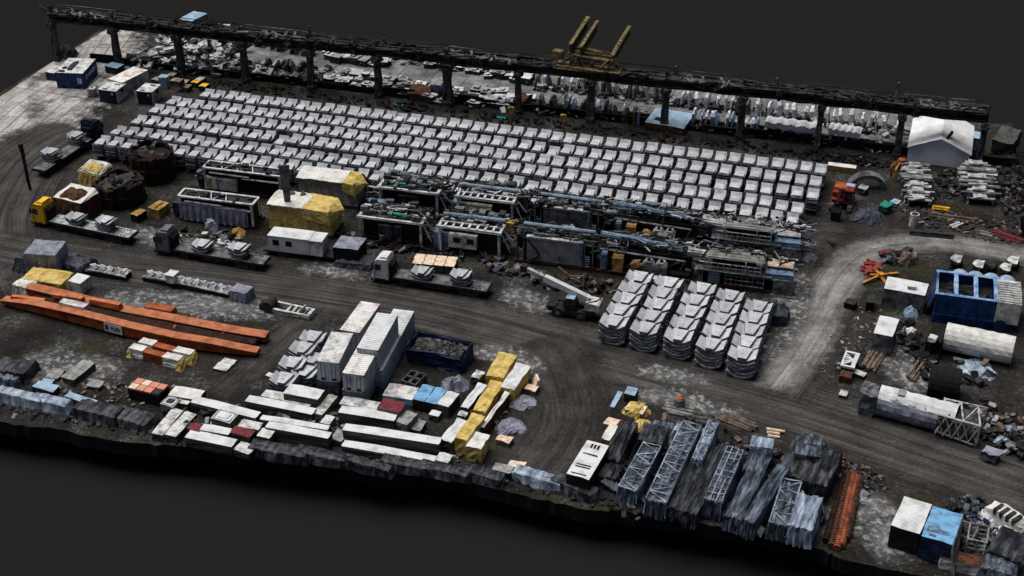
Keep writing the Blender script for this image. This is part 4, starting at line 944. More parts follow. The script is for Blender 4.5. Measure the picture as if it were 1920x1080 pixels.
def tarp_blob(lab, p, r, h, m_, seed, name='crumpled_sheet', cat_='sheet'):
    b = MB(); rr = random.Random(seed); n = 12; rings = [(1,0),(.75,.5),(.4,.85),(.0,1)]
    vs = [(r*k*math.cos(i*6.283/n)*(1+rr.uniform(-.3,.3)), r*k*math.sin(i*6.283/n)*(1+rr.uniform(-.3,.3)), h*z+rr.uniform(0,.3)*h*(z < .9)*(k < .99)) for k, z in rings for i in range(n)]
    fs = [(j*n+i, j*n+(i+1)%n, (j+1)*n+(i+1)%n, (j+1)*n+i) for j in range(3) for i in range(n)]
    b.add(vs, fs); o = b.build(name, m_, cuts=1, jit=.06*r); put(o, G(*p), 0); return tag(o, lab, cat_)
tarp_blob('yellow crumpled sheet behind the dark grey lorry', (448,440), 1.1, .9, 'crate_yellow', 3)
tarp_blob('dark grey peaked cover behind the dark grey lorry', (396,432), 1.1, 1.6, 'tarp_grey', 5)
tarp_blob('yellow and grey bag on the gravel right of the back train', (1516,484), 1.2, .6, 'tarp_grey', 6)
tarp_blob('black wrapped lump behind the rightmost segment column', (1452,600), 2.2, 2.6, 'tarp_dark', 7, 'wrapped_lump', 'covered load')
boxy('board_pallet', 'white slab lying above the second segment column', 'slab', (1217,527), (1243,530), 1.6, 1.3, ['white_dirty','dark_steel'])

# ------------------------------------------------------------------ mobile crane
def mcrane():
    A, B = G(1024,592), G(1110,606); d = B-A; L = d.length; an = math.atan2(d.y,d.x); t = thing('mobile_crane', 'dark mobile crane with white telescopic jib and four big wheels beside the road', 'mobile crane', A, an)
    b = MB(); b.box(.1,L-.1,.3,2.3,.7,1.25,0); b.box(0,1.2,.15,2.5,1.0,1.5,0); b.box(L-1.6,L,.15,2.5,1.0,1.6,0); b.box(1.4,L-1.8,.1,.5,.6,1.2,0); b.build('chassis', 'dark_steel', t, bev=.04)
    for x in (1.5,L-1.5):
        for y in (-.05,2.05):
            b = MB(); b.cyl((x,y,.72),(x,y+.55,.72),.72,n=18); o = b.build('wheel', 'rubber', t); b = MB(); b.cyl((x,y-.03,.72),(x,y+.58,.72),.34,n=12); b.build('rim', 'grey_steel', o)
    b = MB(); b.prism([(2.2,1.5),(2.2,2.6),(2.6,3.0),(3.7,3.0),(3.9,2.5),(3.9,1.5)], .1, 1.2, 'y', 0); o = b.build('cab', 'dark_steel', t)
    g_ = MB(); g_.box(2.35,3.1,.06,.1,2.0,2.75); g_.box(3.2,3.75,.06,.1,2.0,2.7); g_.build('side_window', 'glass', o)
    g_ = MB(); g_.box(2.5,3.65,.15,1.15,3.0,3.06); g_.build('roof_window', 'pale_blue', o)
    b = MB(); b.box(2.0,6.4,1.2,2.4,1.3,2.0,0); b.box(5.0,6.9,.3,2.4,1.6,2.5,1); b.bar((5.0,.4,2.5),(6.6,.4,3.2),.12); b.bar((6.6,.4,3.2),(6.7,2.2,2.6),.12); b.build('counterweight', ['dark_steel','frost_steel'], t, cuts=1, jit=.04)
    b = MB(); b.cyl((4.2,1.0,2.3),(4.9,1.0,2.3),.5,n=12); b.build('winch', 'grey_steel', t)
    P = Vector((5.3,1.5,2.6)); 
    tip = G(978,500,5.6); inv = Matrix.Translation(A) @ Matrix.Rotation(an,4,'Z'); q = inv.inverted() @ Vector((tip.x,tip.y,5.6)); dv = (q-P)
    b = MB(); b.bar(P, P+dv*.66, .75, .8); o = b.build('jib', 'white_paint', t, cuts=1, jit=.015)
    b = MB(); b.bar(P+dv*.62, P+dv*.95, .52, .58); b.build('jib_extension', 'light_steel', o)
    b = MB(); b.box(-.3,.5,-.4,.4,-.5,.4); hd = b.build('jib_head', 'dark_steel', o, cuts=1, jit=.05); hd.location = P+dv*.97
    b = MB(); b.cyl((3.9,1.5,1.8), P+dv*.4+Vector((0,0,-.3)), .16, n=8); b.build('lift_cylinder', 'grey_steel', t)
    b = MB(); b.cyl((-.05,.3,1.25),(-.05,.7,1.25),.16,n=8); b.build('tail_light', 'red_paint', t)
    b = MB(); b.bar((.2,.2,1.5),(.5,.2,2.1),.06); b.bar((.5,.2,2.1),(1.9,.2,2.2),.06); b.bar((1.9,.2,2.2),(2.0,.2,1.5),.06); b.build('hand_rail', 'grey_steel', t)
mcrane()

# ------------------------------------------------------------------ left foreground: covers, machine parts, orange girders
tarpthing('covered_machine', 'tall box shaped machine under a grey sheet at the far left', 'covered machine', (44,475), (103,479), 3.9, 3.4, 'tarp_grey', 8, rise=0, flare=.12, amp=.06)
tarpthing('covered_machine', 'low hump under dark grey sheet left of the tall grey cover', 'covered machine', (28,483), (46,487), 2.4, 1.9, 'tarp_dark', 9, rise=.3, flare=.8)
tarpthing('covered_machine', 'low wrinkled grey sheet right of the tall grey cover', 'covered machine', (112,492), (150,503), 3, 1.2, 'tarp_dark', 10, rise=.3, flare=.5, amp=.25)
def spiky(lab, a, b_, n, seed, h=.9):
    A, B = G(*a), G(*b_); d = B-A; L = d.length; an = math.atan2(d.y,d.x); t = thing('machine_part', lab, 'machine part', A, an); rr = random.Random(seed)
    b = MB(); b.box(0,L,0,1.6,0,.7,1,1); b.box(0,L,0,.25,.7,h,0); b.box(0,L,1.35,1.6,.7,h,0); b.build('frame', ['white_dirty','black'], t, cuts=2, jit=.10)
    for k in range(n):
        x = (k+.3)*L/n; b = MB(); b.hexa([(x,.1,h),(x+.9,.1,h),(x+.8,1.5,h),(x+.1,1.5,h),(x+.3,.2,h+.9*rr.uniform(.5,1.1)),(x+.55,.3,h+.8*rr.uniform(.5,1.1)),(x+.6,1.3,h+.3),(x+.3,1.3,h+.4)]); b.build('fin', 'white_paint', t, cuts=1, jit=.07, seed=k+1)
spiky('jagged white machine part lying right of the grey covers', (162,516), (236,528), 5, 3)
spiky('long jagged white machine part ending at a grey wrapped block', (268,528), (428,560), 11, 4)
boxy('slab_stack', 'small stack of white slabs standing on the jagged part', 'slab stack', (309,515), (325,518), 1.5, 1.2, ['white_paint','white_dirty'], z0=.9)
tarpthing('wrapped_block', 'grey wrapped block at the right end of the jagged part', 'covered block', (430,544), (460,551), 2.0, 1.6, 'tarp_grey', 12, rise=0, flare=.1, amp=.05)
def machine_small():
    A, B = G(497,585), G(580,602); d = B-A; L = d.length; an = math.atan2(d.y,d.x); t = thing('chassis_frame', 'white grey chassis with black drum lying by the road', 'machine frame', A, an)
    b = MB(); b.box(0,L,0,.3,.1,.75); b.box(.3,L,1.7,2.0,.1,.7); b.box(L-.4,L,.3,1.7,.1,.8); b.box(0,.4,.3,1.7,.1,.6)
    for k in range(4): b.box(L*(.45+k*.12),L*(.49+k*.12),.3,1.7,.5,.65)
    b.build('frame', 'white_dirty', t, cuts=1, jit=.05)
    b = MB(); b.cyl((.4,-.2,.9),(.4,1.6,.9),.75,n=14); b.build('drum', 'rubber', t, cuts=1, jit=.03)
    b = MB(); b.box(-.9,-.1,.1,1.4,.1,.9); b.build('coupling', 'black', t, cuts=1, jit=.08)
    b = MB(); b.hexa([(L*.72,.5,.7),(L*.8,.5,.7),(L*.8,1.5,.7),(L*.72,1.5,.7),(L*.8,.5,1.4),(L*.83,.5,1.4),(L*.83,1.5,1.4),(L*.8,1.5,1.4)]); b.build('flap', 'beige', t)
machine_small()
mat('orange_top', (.44,.155,.07), (.24,.075,.03), .9, .4, .7, .3, 8, fine=.15)
mat('salmon', (.62,.20,.13), (.50,.30,.22), 1.3, .4, .7, .3, 8, fine=.12)
def girder(lab, pts, h, w, m_, name='steel_girder', z=.35, depth=0):
    """a box girder whose height changes along its run; pts = near-bottom pixels with local height"""
    P = [G(px,py) for px,py,_ in pts]; b = MB(); n = len(P); vs = []; O = P[0]
    d = (P[-1]-P[0]).normalized(); s = Vector((-d.y,d.x,0))
    for p, (_,_,hh) in zip(P, pts):
        q = p-O
        for k, zz in ((0,z),(w,z),(w,z+hh),(0,z+hh)): vs.append((q.x+s.x*k, q.y+s.y*k, zz))
    fs = [(i*4+k, i*4+(k+1)%4, (i+1)*4+(k+1)%4, (i+1)*4+k) for i in range(n-1) for k in range(4)]+[(3,2,1,0),((n-1)*4,(n-1)*4+1,(n-1)*4+2,(n-1)*4+3)]
    b.add(vs, fs)
    for i in range(n-1):   # top flange
        a, c = Vector(vs[i*4+3])*1, Vector(vs[(i+1)*4+3]); dd = s*w
        b.bar(a+dd*.5+Vector((0,0,.06)), c+dd*.5+Vector((0,0,.06)), w+.35, .1, m=1)
    t = thing(name, lab, 'girder', O, 0); b.build('beam', [m_,'orange_top' if 'orange' in m_ else 'rust'], t, cuts=1, jit=.02); return t, O, d, s, P
t, O, d, s, P = girder('long orange box girder with tapered ends and a black lettered sign, nearest the camera', [(4,574,.5),(60,589,1.2),(150,612,1.45),(235,634,1.45),(330,655,1.4),(400,664,1.2),(482,672,.5)], 1.8, 1.0, 'orange_paint')
# sign on the girder
p0 = G(213,629); q = (p0-O); an_ = math.atan2((P[3]-P[2]).y,(P[3]-P[2]).x)
pp = P[2].lerp(P[3], .78)-O; f_ = Vector((math.cos(an_), math.sin(an_), 0)); n_ = Vector((f_.y,-f_.x,0))
b = MB(); b.at(pp+n_*.16+Vector((0,0,.5)), an_); b.box(-1.35,1.35,-.05,.02,0,1.25); sg = b.build('sign', 'white_paint', t)
lettering(t, 'FUD', pp+n_*.24+Vector((0,0,1.12))+f_*.36, (math.pi/2,0,an_), .74, 'black', .02)
b = MB(); b.at(pp+n_*.24+Vector((0,0,1.12))-f_*.88, an_)
for r_ in (0,.35,-.35): b.bar((-.3,0,r_*.8),(.1,0,r_*.3),.1,.1)
b.bar((-.25,0,.35),(.12,0,.35),.08,.1); b.build('emblem', 'black', t)
t, O, d, s, P = girder('long orange girder lying behind the signed one, with pieces on top', [(52,560,1.3),(150,581,1.1),(230,600,1.0),(330,619,1.0),(420,637,1.0),(498,647,.8)], 1.2, 1.2, 'orange_paint')
t, O, d, s, P = girder('rust brown broken girder between the two orange girders', [(60,578,.9),(180,604,.9),(300,628,.8),(400,648,.8),(478,655,.5)], 1.0, 1.1, 'rust_light')
for i, (a, c, D, h, lab, m_) in enumerate([((96,553),(152,562),1.0,.6,'short orange beam on the left end of the back girder','orange_bright'),((166,562),(222,574),1.0,.6,'ridged orange beam on the middle of the back girder','orange_bright'),
    ((18,556),(80,566),.9,1.5,'flat orange beam left between the girders','orange_bright'),((268,576),(320,586),1.6,.9,'wedge shaped orange piece behind the girders','orange_paint'),((330,590),(352,594),.8,.5,'small brown wedge behind the girders','rust_light')]):
    boxy('beam_piece', lab, 'beam', a, c, D, h, [m_,'orange_paint'], z0=1.6 if i < 2 else 0, jit=.07, taper=.12)
boxy('foam_block', 'white grey block lying on the signed orange girder', 'block', (110,567), (156,577), 1.1, 1.3, ['white_dirty','white_dirty'], z0=.9, jit=.04)
boxy('foam_block', 'tall white block behind the left ends of the girders', 'block', (127,527), (150,532), 2.2, 1.8, ['white_paint','white_dirty'], jit=.05)
tarpthing('wrapped_load', 'pale yellow wrapped load behind the left ends of the girders', 'covered load', (40,522), (115,533), 3.2, 1.7, 'tarp_yellow', 13, rise=.3, flare=.2)
tarpthing('wrapped_load', 'white and yellow wrapped girder end at the far left', 'covered load', (22,533), (52,541), 2.2, 1.6, 'tarp_white', 14, rise=.1, flare=.15)
heap('scrap_metal', 'rusty broken brackets between the orange girders', 'scrap', [(120,580),(220,600),(330,625),(440,645)], 70, .8, ['rust','orange_paint','dark_steel'], 1.4, 31, spread=1.2)
def wrapped_beam(lab, a, c, dy):
    A, B = G(*a), G(*c); d = B-A; L = d.length; an = math.atan2(d.y,d.x); t = thing('wrapped_beam', lab, 'beam', A+Vector((-math.sin(an),math.cos(an),0))*dy, an)
    b = MB(); b.prism([(0,0),(.9,0),(.95,1.2),(-.05,1.2)], 0, L, 'x', 0, 1); b.build('beam', ['orange_top','orange_paint'], t, cuts=1, jit=.02)
    for x0, x1, q in ((-.1,L*.27,'left'),(L*.68,L+.1,'right')):
        b = MB(); b.box(x0,x1,-.1,1.05,.35,1.3); b.box(x0,x1,-.2,1.15,-.2,.5); b.build('white_wrapping', ['tarp_white'], t, cuts=2, jit=.05)
        b = MB(); e = x0 if q == 'left' else x1; b.hexa([(e-.5,-.5,-.1),(e+.5,-.5,-.1),(e+.5,1.2,-.1),(e-.5,1.2,-.1),(e-.1,-.12,1.15),(e+.1,-.12,1.15),(e+.1,1.05,1.15),(e-.1,1.05,1.15)]); b.build('yellow_wrapping', 'tarp_yellow', t, cuts=2, jit=.09)
wrapped_beam('orange beam with white and yellow wrapped ends, front one of the pair', (246,668), (336,692), 0)
wrapped_beam('orange beam with white and yellow wrapped ends, rear one of the pair', (256,664), (350,688), .9)
boxy('plate', 'white square plate lying front left of the pair by the girders', 'plate', (399,691), (424,696), 1.5, .3, ['white_dirty','dark_steel'])
boxy('plate', 'white square plate lying rear right of the pair by the girders', 'plate', (411,681), (434,686), 1.3, .3, ['white_dirty','dark_steel'])
boxy('plate', 'pale plate beside the path to the segment pile', 'plate', (497,704), (508,707), .8, .15, ['white_dirty','dark_steel'])

# ------------------------------------------------------------------ white containers, skip, crates
container('rusty topped white container at the back left of the container group', (637,618), (672,624), 7.0, 2.9, side='reefer', top='white_rusty', name='shipping_container', W=2.6)
container('upper grey white container, left of the two near stacks', (593,677), (633,681), 6.4, 2.75, z0=2.8, side='reefer', top='white_dirty', ribtop=False, W=2.7)
container('lower grey container under the left near one', (593,677+35), (633,681+35), 6.4, 2.75, side='grey_steel', W=2.7, door=None)
container('upper white container with ribbed rusty roof, front of the right stack', (642,699), (680,704), 5.8, 2.5, z0=2.45, side='reefer', top='white_rusty', W=2.6, door='front')
container('lower white container, front of the right stack', (642,699+32), (680,704+32), 5.8, 2.42, side='reefer', W=2.6, door=None)
container('upper white container with ribbed clean roof, middle of the right stack', (669,652), (707,657), 8.0, 2.8, z0=2.9, side='reefer', top='white_paint', W=2.6, door='front')
container('long lower white container jutting out behind the right stack', (676,690), (714,695), 13.6, 2.85, side='reefer', top='white_paint', W=2.7, door=None)
def skip():
    O, an, L = fr((762,651),(865,674),2.2); t = thing('skip', 'dark blue battered skip filled with rubble beside the white containers', 'skip', O, an); D = 3.6; h = 2.2
    b = MB(); w = .15; e = .25
    b.hexa([(e,e*.5,.2),(L-e,e*.5,.2),(L-e,e*.5+w,.2),(e,e*.5+w,.2),(0,-.1,h),(L,-.1,h),(L,w-.1,h),(0,w-.1,h)]); b.hexa([(e,D-w,.2),(L-e,D-w,.2),(L-e,D,.2),(e,D,.2),(0,D-w,h+.2),(L,D-w,h+.2),(L,D,h+.2),(0,D,h+.2)])
    b.box(0,w,0,D,.2,h+.3); b.box(L-w,L,0,D,.2,h+.3); b.box(e,L-e,.1,D-.1,.15,.3); b.build('body', 'navy', t, cuts=3, jit=.16)
    rr = random.Random(3); b = MB(); b.box(.3,L-.3,.3,D-.3,.4,1.7,0)
    for k in range(110): b.at((rr.uniform(.5,L-.8),rr.uniform(.5,D-.5),1.6), rr.uniform(0,3), rr.uniform(-.5,.5), rr.uniform(-.5,.5)); b.box(-.5,.5,-.3,.3,0,.35, rr.choice([0,0,0,0,1,1,2]))
    b.at(); b.build('rubble', ['cladding','dark_steel','grey_steel'], t, cuts=1, jit=.10)
skip()
def cells():
    O, an, L = fr((751,713),(780,722),1.1); t = thing('cell_rack', 'open grey rack of four dark square cells behind the blue bundles', 'rack', O, an); D = 2.6
    b = MB()
    for i in range(2):
        for j in range(2):
            x, y = L/2*i, D/2*j; w = .16
            b.box(x+.04,x+L/2-.04,y+.04,y+w,0,1.1); b.box(x+.04,x+L/2-.04,y+D/2-w,y+D/2-.04,0,1.1); b.box(x+.04,x+w,y+w,y+D/2-w,0,1.1); b.box(x+L/2-w,x+L/2-.04,y+w,y+D/2-w,0,1.1)
    b.build('frame', 'grey_steel', t, bev=.02); b = MB(); b.box(.1,L-.1,.1,D-.1,.02,.25); b.build('floor', 'black', t)
cells()
tarp_blob('pointed grey tent like sheet between skip and yellow row', (852,742), 2.0, 2.4, 'tarp_grey', 8, 'peaked_cover', 'covered load')
tarp_blob('long crumpled grey blue sheet right of the yellow row', (980,757), 1.7, .6, 'tarp_grey', 9)
tarp_blob('spread crumpled grey blue sheet below the long one', (958,802), 1.8, .7, 'tarp_grey', 10)
tarp_blob('small torn dark sheet on the soil before the skip', (832,686), 1.3, .4, 'tarp_dark', 11)
# bundles: name, label, category, front-top-left, front-top-right, depth, height, top, side, base height
BU = [
 ('long white topped bundle behind the quilt boxes', (357,754),(479,784),1.3,1.4,'white_paint','stack_side',0),
 ('long white bundle in front of the segment pile', (459,752),(585,777),1.3,1.4,'white_paint','stack_side',0),
 ('low white bundle behind the long one by the segment pile', (489,742),(580,762),1.4,1.3,'white_dirty','stack_side',0),
 ('short high white bundle with a dark scratch, left of the containers', (531,737),(596,749),2.0,2.2,'white_paint','stack_side',0),
 ('thick white bundle with layered dark sides, right of the grey container', (634,773),(739,789),1.4,2.0,'white_paint','stack_side',0),
 ('dark red topped bundle behind the thick white one', (707,764),(749,773),2.0,2.4,'dark_red','stack_side_pale',0),
 ('white bundle behind the thick layered one', (636,757),(706,769),1.6,2.0,'white_dirty','stack_side',0),
 ('longest white bundle running to the foot of the yellow row', (642,806),(823,833),1.3,1.9,'white_paint','stack_side',0),
 ('low white bundle in front of the longest one', (640,836),(815,867),1.2,.9,'white_paint','stack_side',0),
 ('white bundle with dark brown sides before the rolled one', (497,801),(615,822),1.2,1.7,'white_paint','stack_side',0),
 ('rounded white wrapped roll behind the brown sided bundle', (487,786),(614,806),.9,1.3,'white_paint','stack_side',0),
 ('small white bundle end left of the brown sided bundle', (481,817),(505,822),1.6,1.4,'white_dirty','stack_side',0),
 ('front white bundle with a printed square, at the yard edge', (346,820),(434,838),1.5,1.3,'white_paint','stack_side',0),
 ('white bundle between two dark red ones', (374,806),(428,815),1.2,1.5,'white_paint','stack_side',0),
 ('dark red bundle left of the white one at the yard edge', (350,803),(374,809),1.2,1.4,'dark_red','stack_side',0),
 ('dark red bundle right of the white one at the yard edge', (430,810),(468,820),1.3,1.5,'dark_red','stack_side',0),
 ('slanting white bundle at the left end of the yard edge goods', (284,812),(305,816),5.0,1.0,'white_dirty','stack_side',0),
 ('second slanting white bundle beside the leftmost slanting one', (308,814),(330,819),4.6,1.0,'white_dirty','stack_side',0),
 ('soft white quilted bundle behind the ringed box', (312,752),(352,758),1.7,1.1,'tarp_white','stack_side',0),
 ('large soft white quilted bundle at the back of the goods', (315,741),(371,750),2.0,1.4,'tarp_white','stack_side',0),
 ('thin slanting white bundle right of the segment pile bundles', (587,774),(604,778),4.0,1.2,'white_dirty','stack_side_pale',0),
 ('small pale bundle end below the slanting one', (600,792),(617,796),1.6,1.0,'white_dirty','stack_side_pale',0),
 ('tilted pale bundle right of the brown sided bundle', (618,822),(640,828),2.0,.8,'cladding_pale','stack_side',0),
 ('pale bundle end at the foot of the dark red goods', (437,842),(466,852),1.6,.9,'white_dirty','stack_side',0),
 ('low white striped bundle before the brown sided bundle', (445,800),(485,806),1.4,1.0,'white_dirty','stack_side',0),
 ('grey flat bundle with dark frame right of the thick white bundle', (758,802),(788,808),2.0,.8,'cladding_pale','stack_side',0),
 ('folded pale bundle end beside the dark red topped bundle', (741,790),(763,797),2.4,1.7,'cladding_pale','stack_side_pale',0),
 ('white box bundle at the rim left of the yellow row', (815,862),(840,868),1.5,1.3,'white_dirty','stack_side_pale',0),
]
def wraps(m, L, D, h):
    k = 1.2
    while k < L-.6: m.box(k,k+.09,-.03,D+.03,.1,h+.03,1,1); k += 1.9
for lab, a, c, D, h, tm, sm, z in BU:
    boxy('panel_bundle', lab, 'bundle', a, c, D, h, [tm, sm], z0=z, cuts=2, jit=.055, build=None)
def ringbox(lab, a, c, D, h, hole):
    O, an, L = fr(a, c, h); t = thing('packed_box', lab, 'box', O, an); b = MB(); b.box(0,L,0,D,0,h,1,0); b.build('body', ['white_paint','stack_side_pale'], t, cuts=1, jit=.04)
    b = MB(); b.box(L*.25,L*.75,D*.25,D*.75,h+.03,h+.12); b.build('hatch', hole, t, bev=.02)
    b = MB(); b.box(L*.05,L*.95,D*.04,D*.1,h+.02,h+.09); b.box(L*.05,L*.95,D*.9,D*.96,h+.02,h+.09); b.box(L*.05,L*.1,D*.1,D*.9,h+.02,h+.09); b.box(L*.9,L*.95,D*.1,D*.9,h+.02,h+.09); b.build('rim', 'light_steel', t)
ringbox('white box with dark grey square hatch near the quilted bundles', (300,757), (324,763), 1.7, 1.3, 'dark_steel')
ringbox('white box with raised pale hatch among the yard edge bundles', (395,784), (431,793), 1.9, 1.7, 'white_paint')
def orange_b():
    O, an, L = fr((239,727),(297,741),1.7); t = thing('tile_crate', 'orange red bundle of flat tiles on a dark block', 'bundle', O, an); D = 2.2
    b = MB(); b.box(0,L,0,D,0,1.55); b.build('base', 'black', t, cuts=1, jit=.04)
    for i in range(4):
        for j in range(2):
            if (i,j) in ((3,0),): continue
            b = MB(); b.box(L*i/4+.05,L*(i+1)/4-.05,D*j/2+.05,D*(j+1)/2-.05,1.56,1.75); b.build('tile', 'salmon' if (i*3+j) % 4 else 'timber_pale', t)
    b = MB(); b.box(L*.76,L*.98,.1,1.0,1.56,1.7); b.build('frame', 'dark_steel', t)
orange_b()
# the row of yellow and white wrapped stacks
YR = [
 ('tall yellow wrapped stack at the far end of the yellow row', (911,703),(945,709),5.2,2.0,'tarp_yellow','tarp_yellow'),
 ('white topped stack right of the tall yellow one', (938,725),(965,731),5.4,2.0,'white_paint','tarp_yellow'),
 ('flat yellow grey stack in the middle of the yellow row', (886,768),(911,773),6.4,1.5,'tarp_yellow','tarp_yellow'),
 ('long yellow wrapped stack at the near end of the yellow row', (852,820),(876,826),5.0,2.3,'tarp_yellow','tarp_yellow'),
 ('white topped yellow stack nearest the yard edge', (873,836),(903,842),2.8,2.0,'tarp_white','tarp_yellow'),
 ('long white stack left of the middle of the yellow row', (863,762),(879,766),5.2,1.7,'white_paint','rust'),
 ('long white stack left of the near end of the yellow row', (824,823),(847,830),4.4,1.6,'white_paint','stack_side'),
 ('short white stack between the two long white ones', (857,778),(873,782),1.6,1.2,'white_dirty','stack_side'),
 ('narrow white ridge between the near ends of the yellow row', (900,800),(908,802),7.5,1.6,'tarp_white','rust_light'),
 ('small white stack behind the long white one', (883,706),(899,710),1.6,1.2,'white_dirty','stack_side'),
]
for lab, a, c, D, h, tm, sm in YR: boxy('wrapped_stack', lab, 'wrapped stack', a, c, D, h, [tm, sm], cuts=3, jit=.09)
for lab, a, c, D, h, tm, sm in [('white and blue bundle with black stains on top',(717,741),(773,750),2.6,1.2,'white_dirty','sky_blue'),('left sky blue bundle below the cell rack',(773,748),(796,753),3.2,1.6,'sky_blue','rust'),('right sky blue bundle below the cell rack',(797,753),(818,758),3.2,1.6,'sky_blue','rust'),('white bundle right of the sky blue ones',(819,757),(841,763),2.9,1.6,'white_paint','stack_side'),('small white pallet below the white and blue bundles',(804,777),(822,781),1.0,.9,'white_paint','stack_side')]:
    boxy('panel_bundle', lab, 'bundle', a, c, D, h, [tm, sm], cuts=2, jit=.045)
for lab, a, c, D in [('timber pallet with a tilted board right of the yellow row',(983,729),(1003,734),1.3),('single pale pallet lying right of the yellow row foot',(929,824),(954,831),1.2),('pale pallet among the edge goods below the yellow row',(951,874),(980,880),1.3),('pale box top left of the film wrapped frames',(1131,794),(1160,803),1.6),('yellow pallet of timber by the road',(1172,768),(1205,776),1.6)]:
    boxy('pallet', lab, 'pallet', a, c, D, .7, ['timber_pale','timber'], jit=.07)
b = MB(); b.box(0,.25,0,1.4,.3,1.6); o = b.build('board', 'timber_pale', jit=.05); put(o, G(1000,733), .2); o.rotation_euler = (0,.35,.2); tag(o, 'upright pale board leaning on the timber pallet', 'board')
# ------------------------------------------------------------------ film wrapped goods along the quay edge
def filmwrap(name, lab, cat_, a, c, D, h, m_, seed, amp=.18, flare=.35, rise=.1, z0=0, ribs=0, grid=False, pl=.12, jit=.04):
    O, an, L = fr(a, c, z0+h); b = MB(); cover(b, 0, L, 0, D, 0, h, 0, seed, amp=amp, flare=flare, rise=rise, nu=12, pleat=pl)
    if not ribs:
        o = b.build(name, [m_], cuts=1, jit=jit, seed=seed, smooth=True); put(o, (O.x,O.y,z0), an); return tag(o, lab, cat_)
    t = thing(name, lab, cat_, (O.x,O.y,z0), an); b.build('film', [m_], t, cuts=1, jit=.04, seed=seed, smooth=True)
    b = MB(); rr = random.Random(seed); w = .08; z = h+.13+rise*.6; e = .12
    b.bar((e,0,z-.05),(e,D,z-.05),w); b.bar((L-e,0,z-.05),(L-e,D,z-.05),w); b.bar((e,0,z),(e-.1,-.25,.4),w); b.bar((L-e,0,z),(L-e+.1,-.25,.4),w)
    if grid: b.bar((L*.36,0,z),(L*.36,D,z),w); b.bar((L*.68,0,z),(L*.68,D,z),w)
    for k in range(ribs+1):
        y = D*k/ribs; b.bar((e,y,z),(L-e,y+rr.uniform(-.2,.2),z),w)
        if not grid and k < ribs: b.bar((e if k % 2 else L-e,y,z),(L-e if k % 2 else e,y+D/ribs,z),w)
    b.build('lattice', 'lattice_grey', t, cuts=1, jit=.05); return t
EW = [('pale blue film over a long pack, far left of the quay edge',(-4,738),(66,756),1.4,1.5,'film_pale'),('pale film over the second long pack from the left',(62,752),(112,764),1.5,1.4,'film_pale'),
 ('dark film over a pack left of the slanting bundles',(140,768),(205,786),2.2,1.5,'film'),('dark film over a low pack beside the slanting bundles',(205,782),(262,800),2.4,1.2,'film_dark'),
 ('long dark film pack below the brown sided bundle',(470,842),(560,860),1.6,1.4,'film_dark'),('long dark film pack with blue gleam below the tilted bundle',(556,850),(640,868),1.5,1.3,'film'),
 ('slanting film pack tapering to the right below the longest bundle',(636,862),(720,886),1.2,1.2,'film'),('film pack under the low white bundle',(718,868),(800,884),1.5,1.2,'film_dark'),
 ('pale edged film pack below the yellow row',(790,878),(870,896),1.4,1.2,'film'),('film pack right of the pale pallet at the edge',(866,884),(930,904),1.5,1.2,'film_dark'),
 ('blue striped film pack at the edge beside the track',(966,888),(1040,912),1.5,1.3,'film_pale'),('long film pack ending near the white box pile',(1034,902),(1102,932),1.6,1.4,'film')]
for i, (lab, a, c, D, h, m_) in enumerate(EW): filmwrap('film_pack', lab, 'film pack', (a[0]-6,a[1]-4), (c[0]+8,c[1]-2), D, h*.8, {'film':'film_dark','film_dark':'film_dark','film_pale':'film'}[m_] if i not in (0,1,10) else m_, 40+i, amp=.13, flare=.45, pl=.04, jit=.02)
boxy('panel_bundle', 'flat pale blue pack among the film packs', 'bundle', (863,880), (896,888), 1.0, .9, ['pale_blue','dark_steel'])
boxy('panel_bundle', 'grey pack with two round holes among the film packs', 'bundle', (922,880), (956,888), 1.3, 1.0, ['cladding_pale','dark_steel'])
for i, (a, c, D, h, lab) in enumerate([((60,724),(98,734),1.3,.9,'pale blue plank pack behind the far left film'),((72,718),(92,722),1.2,.6,'small blue plate behind the far left film'),((120,742),(172,760),1.0,1.2,'thin blue plank slanting behind the dark film')]):
    boxy('plank_pack', lab, 'planks', a, c, D, h, ['pale_blue','dark_steel'], jit=.08)
boxy('pallet_stack', 'pale striped pallet stack on the soil left', 'pallet', (115,706), (138,713), 4.0, 1.0, ['cladding_pale','stack_side'], jit=.06)
boxy('pallet_stack', 'tilted grey board on the soil far left', 'board', (86,706), (108,710), 1.8, .5, ['cladding_pale','stack_side'], jit=.1)
boxy('pallet_stack', 'small pale board pile before the striped pallet stack', 'board', (162,722), (186,727), 1.3, .5, ['cladding_pale','stack_side'], jit=.08)
filmwrap('film_pack', 'dark film pack at the left border of the yard', 'film pack', (-20,692), (44,702), 3.0, 1.4, 'film_dark', 61)
filmwrap('film_pack', 'dark blue grey film pack in front of the border one', 'film pack', (-10,706), (28,714), 1.3, 1.0, 'film', 62)
heap('edge_litter', 'dark litter and torn film along the quay edge', 'litter', [(0,768),(130,783),(260,805),(330,826),(460,842),(620,858),(800,876),(960,904),(1100,938),(1200,962)], 360, .5, ['film_dark','film','black','dark_steel'], .4, 41, spread=1.0, wts=[6,2,6,4], flat=.1)
heap('yard_litter', 'broken boards and packing on the soil between the goods', 'litter', [(90,715),(200,735),(300,740)], 110, .4, ['film','timber','dark_steel','cladding_pale'], .25, 42, spread=2.5)
heap('yard_litter', 'loose sheets and wood among the white bundles', 'litter', [(330,780),(450,790),(560,790),(620,800),(760,800)], 170, .8, ['cladding_pale','stack_side','white_dirty','dark_steel'], .8, 43, spread=2.6)
heap('yard_litter', 'dark litter at the foot of the yellow row', 'litter', [(840,850),(900,800),(960,740)], 60, .6, ['dark_steel','timber','tarp_grey','crate_yellow'], .5, 44, spread=2)
